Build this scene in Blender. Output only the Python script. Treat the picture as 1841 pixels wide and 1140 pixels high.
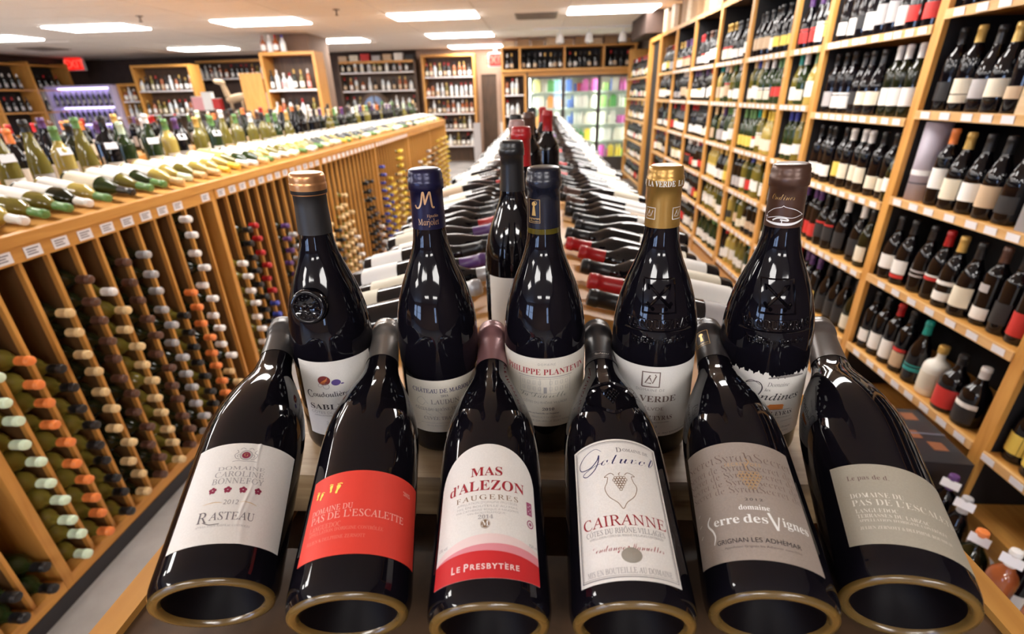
import bpy, bmesh, math, random
from mathutils import Vector, Matrix
for _o in list(bpy.data.objects): bpy.data.objects.remove(_o)
random.seed(7)
scene = bpy.context.scene
COL = scene.collection
R = math.radians

# ------------------------------------------------------------------ camera
CAM_Z = 1.55
def cam_axes(yaw=3.6, pitch=24.7, roll=1.5):
    y, p, r = R(yaw), R(pitch), R(roll)
    f = Vector((-math.sin(y)*math.cos(p), math.cos(y)*math.cos(p), -math.sin(p)))
    rt = Vector((math.cos(y), math.sin(y), 0)); up = rt.cross(f)
    return (math.cos(r)*rt - math.sin(r)*up, math.cos(r)*up + math.sin(r)*rt, f)
cd = bpy.data.cameras.new('camera'); cam = bpy.data.objects.new('camera', cd); COL.objects.link(cam)
rt, up, fw = cam_axes()
cam.matrix_world = Matrix(((rt.x, up.x, -fw.x, 0), (rt.y, up.y, -fw.y, 0), (rt.z, up.z, -fw.z, CAM_Z), (0, 0, 0, 1)))
cd.sensor_fit = 'HORIZONTAL'; cd.sensor_width = 36.0; cd.lens = 36.0*869/1841
cd.clip_start = 0.02; cd.clip_end = 60
cd.dof.use_dof = True; cd.dof.focus_distance = 0.43; cd.dof.aperture_fstop = 6.0
scene.camera = cam

# ------------------------------------------------------------------ light of the day outside, exposure
w = bpy.data.worlds.new('daylight'); scene.world = w; w.use_nodes = True
bg = w.node_tree.nodes['Background']; bg.inputs[0].default_value = (0.45, 0.62, 1.0, 1); bg.inputs[1].default_value = 6.0
scene.view_settings.view_transform = 'Standard'; scene.view_settings.look = 'None'
scene.view_settings.gamma = 1.0; scene.view_settings.exposure = 1.15; scene.view_settings.use_curve_mapping = False
LAMP = 13.0            # radiance of the ceiling troffers

# ------------------------------------------------------------------ materials
MATS = {}
def mat(name, col, rough=0.5, metal=0.0, emit=0.0, spec=0.5, trans=0.0, coat=0.0):
    if name in MATS: return MATS[name]
    m = bpy.data.materials.new(name); m.use_nodes = True
    b = m.node_tree.nodes['Principled BSDF']
    b.inputs['Base Color'].default_value = (*col, 1); b.inputs['Roughness'].default_value = rough
    b.inputs['Metallic'].default_value = metal; b.inputs['Specular IOR Level'].default_value = spec
    if trans: b.inputs['Transmission Weight'].default_value = trans
    if coat: b.inputs['Coat Weight'].default_value = coat
    if emit:
        b.inputs['Emission Color'].default_value = (*col, 1); b.inputs['Emission Strength'].default_value = emit
    MATS[name] = m
    return m
def noise_mat(name, c1, c2, scale=(1, 1, 1), nscale=8.0, rough=0.5, bump=0.0, detail=5, spec=0.5, dist=0.0):
    if name in MATS: return MATS[name]
    m = mat(name, c1, rough, spec=spec); nt = m.node_tree; N = nt.nodes; L = nt.links
    tc = N.new('ShaderNodeTexCoord'); mp = N.new('ShaderNodeMapping'); mp.inputs['Scale'].default_value = scale
    nz = N.new('ShaderNodeTexNoise'); nz.inputs['Scale'].default_value = nscale; nz.inputs['Detail'].default_value = detail
    nz.inputs['Distortion'].default_value = dist
    cr = N.new('ShaderNodeValToRGB'); cr.color_ramp.elements[0].position = 0.32; cr.color_ramp.elements[1].position = 0.68
    cr.color_ramp.elements[0].color = (*c1, 1); cr.color_ramp.elements[1].color = (*c2, 1)
    L.new(tc.outputs['Object'], mp.inputs['Vector']); L.new(mp.outputs[0], nz.inputs['Vector'])
    L.new(nz.outputs['Fac'], cr.inputs['Fac']); L.new(cr.outputs['Color'], N['Principled BSDF'].inputs['Base Color'])
    if bump:
        bp = N.new('ShaderNodeBump'); bp.inputs['Strength'].default_value = bump; bp.inputs['Distance'].default_value = 0.002
        L.new(nz.outputs['Fac'], bp.inputs['Height']); L.new(bp.outputs[0], N['Principled BSDF'].inputs['Normal'])
    return m
WA, WB = (0.50, 0.225, 0.046), (0.64, 0.322, 0.078)
wood_x = noise_mat('honey wood grain x', WA, WB, (1.2, 14, 14), 3.0, 0.42, 0.15, dist=0.6)
wood_y = noise_mat('honey wood grain y', WA, WB, (14, 1.2, 14), 3.0, 0.42, 0.15, dist=0.6)
wood_z = noise_mat('honey wood grain z', WA, WB, (14, 14, 1.2), 3.0, 0.42, 0.15, dist=0.6)
step_wood = noise_mat('pale step wood', (0.36, 0.235, 0.125), (0.52, 0.37, 0.215), (2, 26, 26), 3.0, 0.4, 0.2, dist=0.8)  # paler than the honey wood: light reflected off the step is in the colour
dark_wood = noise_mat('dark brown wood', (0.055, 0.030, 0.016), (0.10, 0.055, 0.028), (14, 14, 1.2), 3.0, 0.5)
crate_wood = noise_mat('pale crate wood', (0.55, 0.38, 0.22), (0.68, 0.50, 0.31), (3, 3, 14), 3.0, 0.6)
carton = noise_mat('brown carton', (0.34, 0.20, 0.10), (0.42, 0.26, 0.14), (1, 1, 1), 6.0, 0.8)
floor_m = noise_mat('grey worn concrete', (0.26, 0.245, 0.235), (0.42, 0.40, 0.385), (1, 1, 1), 3.5, 0.45, 0.1)
ceil_m = noise_mat('speckled beige ceiling tile', (0.78, 0.715, 0.66), (0.84, 0.775, 0.72), (1, 1, 1), 60.0, 0.9)
grid_m = mat('ceiling grid metal', (0.76, 0.70, 0.645), 0.6)
wall_dark = noise_mat('dark brown painted wall', (0.060, 0.036, 0.028), (0.075, 0.046, 0.036), (1, 1, 1), 5.0, 0.8)
wall_tan = noise_mat('tan painted wall', (0.42, 0.28, 0.20), (0.46, 0.31, 0.23), (1, 1, 1), 5.0, 0.8)
black_m = mat('black backing board', (0.006, 0.005, 0.006), 0.7)
kick_m = mat('black rubber kick strip', (0.02, 0.02, 0.024), 0.4)
tag_m = mat('white price tag paper', (0.78, 0.77, 0.80), 0.5)
tag_ink = mat('grey tag print', (0.12, 0.11, 0.14), 0.6)
rail_m = noise_mat('pale shelf edge wood', (0.56, 0.31, 0.11), (0.68, 0.42, 0.19), (14, 2, 14), 3.0, 0.45)
white_m = mat('white enamel', (0.8, 0.8, 0.8), 0.4)
grey_metal = mat('grey metal', (0.35, 0.35, 0.36), 0.35, 0.8)

glass_red = mat('near black wine glass', (0.0035, 0.0028, 0.0045), 0.05)
glass_bk2 = mat('dark olive wine glass', (0.010, 0.012, 0.004), 0.06)
glass_grn = mat('green wine glass', (0.020, 0.035, 0.010), 0.06)
glass_yel = mat('white wine in pale glass', (0.40, 0.30, 0.07), 0.06, coat=0.3)
glass_olv = mat('white wine in olive glass', (0.15, 0.125, 0.022), 0.06, coat=0.3)
glass_ros = mat('amber spirit in clear glass', (0.33, 0.09, 0.03), 0.06, coat=0.3)
glass_clr = mat('clear glass', (0.62, 0.66, 0.68), 0.08, coat=0.3)
rim_m = mat('amber heel glass with painted glow', (0.105, 0.062, 0.016), 0.2, spec=0.7)  # light passing through the heel glass is put into its amber colour
punt_m = mat('dark glass punt', (0.003, 0.002, 0.003), 0.5, spec=0.08)
hero_glass = noise_mat('dusty near black bottle glass', (0.0035, 0.0028, 0.0050), (0.0055, 0.0048, 0.0075), (1, 1, 1), 700.0, 0.045, spec=0.33)
slat_shade_wood = noise_mat('slat wood with painted shade', (0.125, 0.060, 0.020), (0.17, 0.085, 0.030), (14, 14, 1.2), 3.0, 0.6)  # shade inside the bin slots, put into the colour of slats and backs
GL = dict(red=glass_red, olive=glass_bk2, green=glass_grn, white=glass_yel, whiteo=glass_olv, rose=glass_ros, clear=glass_clr)
GNAME = dict(red='dark', olive='dark olive', green='dark green', white='pale yellow', whiteo='olive yellow', rose='amber', clear='clear')
PAPER = dict(white=(0.80, 0.78, 0.74), cream=(0.72, 0.66, 0.52), tan=(0.55, 0.40, 0.26), red=(0.55, 0.03, 0.025), black=(0.02, 0.02, 0.022),
             yellow=(0.75, 0.55, 0.10), grey=(0.42, 0.40, 0.40), orange=(0.75, 0.25, 0.06), blue=(0.05, 0.10, 0.35), green=(0.08, 0.30, 0.10), teal=(0.02, 0.28, 0.27), pink=(0.75, 0.35, 0.35))
CAPC = dict(black=(0.012, 0.012, 0.014), red=(0.42, 0.012, 0.015), gold=(0.62, 0.40, 0.11), white=(0.80, 0.78, 0.76), orange=(0.80, 0.23, 0.06),
            mint=(0.66, 0.82, 0.62), green=(0.12, 0.26, 0.08), purple=(0.10, 0.04, 0.16), blue=(0.05, 0.07, 0.38), brown=(0.10, 0.045, 0.03),
            silver=(0.45, 0.45, 0.46), yellow=(0.78, 0.55, 0.06), beige=(0.70, 0.50, 0.25), rose=(0.42, 0.25, 0.23), teal=(0.01, 0.30, 0.26), copper=(0.62, 0.32, 0.16))
def paper(c): return mat(c + ' label paper', PAPER[c], 0.55)
def capm(c): return mat(c + ' capsule foil', CAPC[c], 0.32, 0.25 if c in ('gold', 'silver', 'copper') else 0.0)

# ------------------------------------------------------------------ mesh helpers
class MB:
    def __init__(s): s.v = []; s.f = []; s.m = []; s.sm = []
    def face(s, idx, m=0, sm=False): s.f.append(idx); s.m.append(m); s.sm.append(sm)
    def box(s, x0, x1, y0, y1, z0, z1, m=0):
        b = len(s.v)
        s.v += [(x0, y0, z0), (x1, y0, z0), (x1, y1, z0), (x0, y1, z0), (x0, y0, z1), (x1, y0, z1), (x1, y1, z1), (x0, y1, z1)]
        for q in ((0, 3, 2, 1), (4, 5, 6, 7), (0, 1, 5, 4), (1, 2, 6, 5), (2, 3, 7, 6), (3, 0, 4, 7)): s.face([b+i for i in q], m)
        return s
    def hexa(s, pts, m=0):
        b = len(s.v); s.v += [tuple(p) for p in pts]
        for q in ((0, 3, 2, 1), (4, 5, 6, 7), (0, 1, 5, 4), (1, 2, 6, 5), (2, 3, 7, 6), (3, 0, 4, 7)): s.face([b+i for i in q], m)
        return s
    def lathe(s, prof, seg=24, m=0, knurl=None, M=None):
        b = len(s.v)
        for i, (r, z) in enumerate(prof):
            for k in range(seg):
                a = 2*math.pi*k/seg; rr = r + (knurl[i] if knurl and k % 2 else 0)
                p = Vector((rr*math.cos(a), rr*math.sin(a), z))
                s.v.append(tuple(M @ p) if M else tuple(p))
        for i in range(len(prof)-1):
            for k in range(seg):
                k2 = (k+1) % seg
                s.face([b+i*seg+k, b+i*seg+k2, b+(i+1)*seg+k2, b+(i+1)*seg+k], m, True)
        return s
    def tube(s, a, c, r, seg=10, m=0):
        a = Vector(a); c = Vector(c); d = (c-a); L = d.length; q = d.to_track_quat('Z', 'Y').to_matrix().to_4x4()
        return s.lathe([(0.0001, 0), (r, 0), (r, L), (0.0001, L)], seg, m, M=Matrix.Translation(a) @ q)
    def patch(s, R_, v0, v1, half, seg=10, m=0, phi0=0.0):      # strip of a cylinder facing -Y
        b = len(s.v)
        for k in range(seg+1):
            a = phi0 - half + 2*half*k/seg
            for z in (v0, v1): s.v.append((R_*math.sin(a), -R_*math.cos(a), z))
        for k in range(seg): s.face([b+2*k, b+2*k+2, b+2*k+3, b+2*k+1], m, True)
        return s
    def mesh(s, name, mats):
        me = bpy.data.meshes.new(name); me.from_pydata(s.v, [], s.f)
        for x in mats: me.materials.append(x)
        me.polygons.foreach_set('material_index', s.m); me.polygons.foreach_set('use_smooth', s.sm); me.update()
        return me
def link(name, data, parent=None, loc=None, rot=None, mtx=None):
    o = bpy.data.objects.new(name, data); COL.objects.link(o)
    if parent is not None: o.parent = parent
    if mtx is not None: o.matrix_basis = mtx
    else:
        if loc is not None: o.location = loc
        if rot is not None: o.rotation_euler = rot
    return o
def tag(o, label, cat, group=None):
    o['label'] = label; o['category'] = cat
    if group: o['group'] = group
    return o
def thing(name, label, cat, loc=(0, 0, 0), rz=0.0, group=None, mtx=None):
    o = link(name, None, None, loc, (0, 0, rz), mtx); o.empty_display_size = 0.05
    return tag(o, label, cat, group)
def struct(name, mb, mats, loc=(0, 0, 0)):
    o = link(name, mb.mesh(name, mats), None, loc); o['kind'] = 'structure'; return o
CACHE = {}
def cached(key, fn):
    if key not in CACHE: CACHE[key] = fn()
    return CACHE[key]
def box_part(name, parent, dims, m):
    return link(name, MB().box(*dims).mesh(name, [m]), parent)
ORD = 'first second third fourth fifth sixth seventh eighth ninth tenth eleventh twelfth thirteenth fourteenth fifteenth sixteenth seventeenth eighteenth nineteenth twentieth'.split()
TENS = {2: 'twenty', 3: 'thirty', 4: 'forty', 5: 'fifty', 6: 'sixty', 7: 'seventy', 8: 'eighty', 9: 'ninety', 10: 'hundred'}
def ordn(i):                                                   # 0 -> first
    if i < 20: return ORD[i]
    t, u = divmod(i+1, 10)
    if u == 0: return TENS[t][:-1] + 'ieth' if t < 10 else 'hundredth'
    if t >= 10: return 'hundred-and-' + ordn(i-100)
    return TENS[t] + '-' + ORD[u-1]
# ------------------------------------------------------------------ the room
XL, XR, YB, YF, HC = -11.5, 2.02, 13.2, -7.0, 2.575
struct('floor', MB().box(XL, XR+.1, YF, YB, -0.05, 0), [floor_m])
cl = struct('ceiling', MB().box(XL, XR+.1, YF, YB, HC+.012, HC+.06), [grid_m])
struct('wall_left', MB().box(XL-.1, XL, YF, YB, 0, HC+.06), [wall_dark])
struct('wall_right', MB().box(XR, XR+.1, YF, YB, 0, HC), [wall_dark])
wb = MB().box(XL, -3.0, YB, YB+.1, 0, HC+.06); struct('wall_back', wb, [wall_dark])
struct('wall_back_door_side', MB().box(-3.0, -2.18+.74, YB, YB+.1, 0, HC+.06).box(-1.06, XR+.1, YB, YB+.1, 0, HC+.06).box(-1.44, -1.06, YB, YB+.1, 2.02, HC+.06), [wall_tan])
# shop-front wall behind the camera with its daylight windows
wf = MB().box(XL, XR+.1, YF-.1, YF, 0, .75).box(XL, XR+.1, YF-.1, YF, 2.25, HC+.06)
wx = [XL, -11.0, -8.4, -7.8, -5.2, .75, 1.45, XR+.1]
for i in range(0, len(wx)-1, 2): wf.box(wx[i], wx[i+1], YF-.1, YF, .75, 2.25)
struct('wall_front', wf, [wall_tan])
for n in range(3):
    x0, x1 = wx[2*n+1], wx[2*n+2]
    wn = struct('window_%d' % (n+1), MB().box(x0, x1, YF-.08, YF-.02, .75, .80).box(x0, x1, YF-.08, YF-.02, 2.2, 2.25).box(x0, x0+.05, YF-.08, YF-.02, .8, 2.2).box(x1-.05, x1, YF-.08, YF-.02, .8, 2.2), [white_m])
    k = 3
    for j in range(1, k): link('mullion', MB().box(-.02, .02, YF-.07, YF-.03, .8, 2.2).mesh('mullion', [white_m]), wn, (x0+(x1-x0)*j/k, 0, 0))
    link('mullion', MB().box(x0+.05, x1-.05, YF-.07, YF-.03, 1.48, 1.52).mesh('mullion', [white_m]), wn)
# ceiling tiles in their grid (the ones the photograph can see)
LIGHTS = []
for lx, ly in ((-1.45, 7.73), (.98, 7.73), (-3.90, 7.73), (-8.78, 8.5), (-1.45, 10.15), (-3.90, 10.4), (-6.95, 11.1), (-1.45, 12.5),
               (-1.45, 5.29), (.98, 5.29), (-3.90, 5.29), (-6.34, 5.29), (-8.78, 5.29), (-6.34, 7.73), (-1.45, 2.85), (.98, 2.85), (-3.90, 2.85), (-6.34, 2.85),
               (-3.90, .41), (-6.34, .41), (-1.45, -2.03), (.98, -2.03), (-1.45, -4.47), (.98, -4.47), (-3.90, -2.03)):  # rows behind the camera are unseen, added to light the upright labels
    LIGHTS.append((lx, ly))
tile_me = cached('tile', lambda: MB().box(-.604, .604, -.299, .299, 0, .012).mesh('ceiling_tile', [ceil_m]))
x = -1.45 - 8*1.22
while x < XR - .3:
    y = 4.68
    while y < YB:
        if not any(abs(x-lx) < 1.15 and abs(y-ly) < .56 for lx, ly in LIGHTS) and x-.6 > XL and x+.6 < XR+.05:
            link('tile', tile_me, cl, (x, y, HC))
        y += .61
    x += 1.22
# ------------------------------------------------------------------ ceiling fixtures
lens_m = mat('white troffer lens', (1.0, 0.965, 0.925), 0.5, emit=LAMP)
frame_m = mat('white troffer frame', (0.75, 0.73, 0.70), 0.5)
def troffer_frame():
    m = MB(); a, b, t = .61, .305, .025
    m.box(-a, a, -b, -b+t, -.008, .012); m.box(-a, a, b-t, b, -.008, .012); m.box(-a, -a+t, -b+t, b-t, -.008, .012); m.box(a-t, a, -b+t, b-t, -.008, .012)
    return m.mesh('troffer_frame', [frame_m])
fr_me = troffer_frame(); ln_me = MB().box(-.585, .585, -.28, .28, -.022, .006).mesh('troffer_lens', [lens_m])  # lens dropped below the ceiling so its glowing sides light the tiles
lnames = {0: 'ceiling light above the centre island, next to the exhaust grille', 1: 'rightmost ceiling light nearest the right wall shelves', 2: 'large left ceiling light in front of the brown pillar', 3: 'ceiling light at the far left edge of the room', 4: 'far ceiling light directly behind the centre island light',
          5: 'far ceiling light partly hidden by the brown pillar', 6: 'far left ceiling light above the dark brown wall', 7: 'farthest thin ceiling light near the back doorway'}
for i, (lx, ly) in enumerate(LIGHTS):
    t = thing('ceiling_light', lnames.get(i, 'unseen recessed ceiling light overhead, %s of those nearer than the visible ones' % ordn(i-8)), 'light', (lx, ly, HC), 0, 'recessed ceiling lights')
    link('frame', fr_me, t); link('lens', ln_me, t)
# grilles, sprinkler heads, track lights, exit signs
vent_m = mat('grey vent metal', (0.22, 0.18, 0.15), 0.6)
for nm, vx, vy in (('dark air grille in the ceiling beside the rightmost light', -.05, 8.15), ('dark air grille in the ceiling at far left', -9.6, 10.2)):
    v = thing('ceiling_vent', nm, 'vent', (vx, vy, HC)); box_part('frame', v, (-.3, .3, -.3, .3, -.006, 0), vent_m)
    for k in range(8): box_part('slat', v, (-.27, .27, -.27+k*.07, -.235+k*.07, -.016, -.006), vent_m)
for nm, vx, vy in (('brown sprinkler head in the ceiling at left', -5.1, 6.95), ('brown sprinkler head in the ceiling at the middle', -2.55, 7.0)):
    v = thing('sprinkler_head', nm, 'sprinkler', (vx, vy, HC))
    link('escutcheon', MB().lathe([(.0001, -.012), (.04, -.008), (.045, 0)], 14).mesh('escutcheon', [vent_m]), v)
    link('nozzle', MB().lathe([(.0001, -.07), (.022, -.068), (.022, -.062), (.009, -.055), (.011, -.012)], 12).mesh('nozzle', [vent_m]), v)
tr = thing('track_light_rail', 'pale track rail on the ceiling before the drinks cooler', 'track rail', (.85, 9.6, HC)); box_part('rail', tr, (-.95, .95, -.02, .02, -.03, 0), white_m)
for i, tx in enumerate((.35, .85, 1.42)):
    t = thing('track_spotlight', ('leftmost', 'middle', 'rightmost')[i] + ' white spotlight on the ceiling track before the cooler', 'spotlight', (tx, 9.6, HC-.03), 0, 'spotlights on the ceiling track')
    link('stem', MB().tube((0, 0, 0), (0, 0, -.07), .012).mesh('stem', [white_m]), t)
    link('head', MB().lathe([(.0001, -.06), (.045, -.065), (.062, -.12), (.075, -.2), (.06, -.21), (.0001, -.17)], 16).mesh('head', [white_m]), t)
exit_m = mat('lit red exit panel', (0.8, 0.015, 0.010), 0.5, emit=0.45); exit_t = mat('lit exit letters', (1.0, 0.12, 0.08), 0.5, emit=0.5)
def exit_sign(label, loc, wdt, hgt, d=.06):
    t = thing('exit_sign', label, 'sign', loc); box_part('bracket', t, (-.03, .03, .01, .05, hgt+.015, HC-loc[2]), white_m); box_part('housing', t, (-wdt/2-.015, wdt/2+.015, 0, d, -.015, hgt+.015), white_m)
    box_part('panel', t, (-wdt/2, wdt/2, -.006, 0, 0, hgt), exit_m)
    c = bpy.data.curves.new('exit', 'FONT'); c.body = 'EXIT'; c.size = hgt*.95; c.align_x = 'CENTER'
    o = bpy.data.objects.new('tmp', c); me = bpy.data.meshes.new_from_object(o); bpy.data.objects.remove(o); me.materials.clear(); me.materials.append(exit_t)
    link('lettering', me, t, (0, -.009, hgt*.17), (R(90), 0, 0))
exit_sign('lit red exit sign high on the dark wall at far left', (-11.05, 12.4, 2.33), .42, .26)
exit_sign('lit red exit sign by the back doorway above the centre aisle', (-1.02, 12.6, 2.16), .30, .26)
# pillar
struct('wall_pillar', MB().box(-4.50, -3.92, 9.2, 10.05, 0, HC), [noise_mat('brown pillar paint', (0.20, 0.125, 0.085), (0.23, 0.145, 0.10), (1, 1, 1), 4.0, 0.8)])
dd = struct('door_1', MB().box(-1.44, -1.06, YB+.02, YB+.06, 0, 2.02), [dark_wood])
link('trim', MB().box(-1.52, -1.44, YB-.02, YB, 0, 2.1).box(-1.06, -.98, YB-.02, YB, 0, 2.1).box(-1.44, -1.06, YB-.02, YB, 2.02, 2.1).mesh('trim', [wall_tan]), dd)

# ------------------------------------------------------------------ bottle shapes (millimetres: radius, height)
def prof_burg(Rm=41.0, L=292.0, rn=14.5):
    k = L/292.0
    body = [(Rm-.9, 7), (Rm, 13), (Rm, 60), (Rm, 118), (Rm-.15, 130), (Rm-1.0, 143), (Rm-3.0, 156), (Rm-6.2, 170), (Rm-10.6, 184), (Rm-15.4, 196), (Rm-19.4, 206), (Rm-22.6, 216), (16.2, 227), (15.2, 238)]
    return [(r, z*k) for r, z in body] + [(rn, 262*k), (rn, L-3)]
def prof_bord(Rm=37.0, L=300.0, rn=14.2):
    return [(Rm-1, 5), (Rm, 10), (Rm, 100), (Rm, 186), (Rm-1.5, 197), (Rm-6, 208), (Rm-13, 218), (19, 226), (15.6, 236), (rn, 250), (rn, L-3)]
def prof_flute(Rm=38.0, L=330.0, rn=14.0):
    return [(Rm-1, 5), (Rm, 10), (Rm, 110), (Rm-.8, 140), (Rm-4, 175), (Rm-10, 210), (Rm-16, 240), (17, 262), (14.6, 282), (rn, 300), (rn, L-3)]
def prof_stout(Rm=48.0, L=250.0, rn=16.0):
    return [(Rm-2, 4), (Rm, 10), (Rm, 120), (Rm-1.5, 138), (Rm-9, 156), (Rm-22, 172), (20, 184), (rn, 196), (rn, L-3)]
PROF = dict(burg=prof_burg, bord=prof_bord, flute=prof_flute, stout=prof_stout)
CAPZ = dict(burg=230, bord=242, flute=284, stout=205)
def r_at(p, z):
    for (r0, z0), (r1, z1) in zip(p, p[1:]):
        if z0 <= z <= z1: return r0 + (r1-r0)*(z-z0)/(z1-z0)
    return p[0][0] if z < p[0][1] else p[-1][0]
def mm(p): return [(r*.001, z*.001) for r, z in p]
def cap_prof(p, z0, L, e=.5):
    pts = [(r_at(p, z0)+e, z0)] + [(r+e, z) for r, z in p if z0 < z < L-20] + [(p[-1][0]+e, L-18.6), (p[-1][0]+1.7, L-18.0), (p[-1][0]+1.75, L-9.6), (p[-1][0]+1.0, L-8.8), (p[-1][0]+1.1, L-5), (p[-1][0]+.5, L-3.5), (p[-1][0]+.2, L-1.2), (p[-1][0]-2, L), (.05, L)]
    return mm(pts)
def glass_prof(p, punt=True):
    R0 = p[0][0]
    base = [(.05, 26), (R0*.35, 22), (R0*.62, 7), (R0*.74, 1.5), (R0*.86, 0), (R0*.96, 2.2)] if punt else [(.05, 3), (R0*.8, 0), (R0*.95, 2)]
    return mm(base + p)
def bottle_mesh(shape, glass, cap, lab, seg=12, parts=False):
    """lab = (colour, v0, v1, half-angle) or a list of such; parts=True -> separate meshes"""
    key = ('bt', shape, glass, cap, tuple(lab), seg, parts)
    def make():
        p = PROF[shape](); L = p[-1][1] + 3; Rm = max(r for r, z in p)
        g = MB().lathe(glass_prof(p, parts), seg, 0); c = MB().lathe(cap_prof(p, CAPZ[shape], L), seg, 1 if not parts else 0)
        if parts:
            return (g.mesh('glass_body', [GL[glass]]), c.mesh('capsule', [capm(cap)]),
                    [MB().patch((Rm+.5)*.001, a*.001, b*.001, h, 12).mesh('label', [paper(col)]) for col, a, b, h in lab])
        mats = [GL[glass], capm(cap)]; off = len(g.v)
        g.v += c.v; g.f += [[i+off for i in f] for f in c.f]; g.m += c.m; g.sm += c.sm
        for col, a, b, h in lab:
            g.patch((Rm+.6)*.001, a*.001, b*.001, h, 6, len(mats)); mats.append(paper(col))
        return g.mesh('wine_bottle', mats)
    return cached(key, make)
def place_bottle(label, mtx, shape, glass, cap, lab, group, parts=False, seg=12, name='wine_bottle', cat='bottle'):
    d = bottle_mesh(shape, glass, cap, lab, seg, parts)
    if not parts: return tag(link(name, d, None, mtx=mtx), label, cat, group)
    t = thing(name, label, cat, mtx=mtx, group=group)
    link('glass_body', d[0], t); link('capsule', d[1], t)
    for l in d[2]: link('label', l, t)
    return t
def stand(x, y, z, face=0.0):                                 # face: rotation of the label (0 looks to -Y)
    return Matrix.Translation((x, y, z)) @ Matrix.Rotation(face, 4, 'Z')
def lie(base, cap, up=(0, 0, 1), spin=0.0):                   # axis from base to cap, label turned to `up`
    B = Vector(base); A = (Vector(cap)-B).normalized(); n = Vector(up); n = (n - A*n.dot(A)).normalized(); r = A.cross(n)
    M = Matrix(((r.x, -n.x, A.x, B.x), (r.y, -n.y, A.y, B.y), (r.z, -n.z, A.z, B.z), (0, 0, 0, 1)))
    return M @ Matrix.Rotation(spin, 4, 'Z')
# ------------------------------------------------------------------ printing on curved glass
STY = dict(sb=(0x1D400, 0x1D41A, 0x1D7CE), sr=(0x1D434, 0x1D44E, 0x1D7CE), si=(0x1D434, 0x1D44E, 0x1D7CE), sc=(0x1D4D0, 0x1D4EA, 0x1D7CE), sans=None)
ACC = {'É': ('E', 1), 'È': ('E', -1), 'Ô': ('O', 0), 'Â': ('A', 0), 'è': ('e', -1), 'é': ('e', 1), 'ô': ('o', 0)}
def to_style(s, sty):
    st = STY[sty]
    if not st: return s
    out = ''
    for ch in s:
        if 'A' <= ch <= 'Z': out += chr(st[0]+ord(ch)-65)
        elif 'a' <= ch <= 'z': out += 'ℎ' if (st[0] == 0x1D434 and ch == 'h') else chr(st[1]+ord(ch)-97)
        elif ch.isdigit(): out += chr(st[2]+ord(ch)-48)
        else: out += ch
    return out
def raw_text(body, thin=0.0, spacing=1.0, bevel=0.0):
    c = bpy.data.curves.new('t', 'FONT'); c.body = body; c.offset = thin; c.space_character = spacing; c.resolution_u = 4
    if bevel: c.extrude = bevel*.6; c.bevel_depth = bevel; c.bevel_resolution = 1
    o = bpy.data.objects.new('t', c); me = bpy.data.meshes.new_from_object(o)
    vs = [tuple(v.co) for v in me.vertices]; fs = [list(p.vertices) for p in me.polygons]
    bpy.data.objects.remove(o); bpy.data.meshes.remove(me); bpy.data.curves.remove(c)
    return vs, fs
def text_w(body, spacing):
    vs, _ = raw_text(body, 0, spacing); return max(v[0] for v in vs) if vs else 0
CAPH = {}
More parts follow.
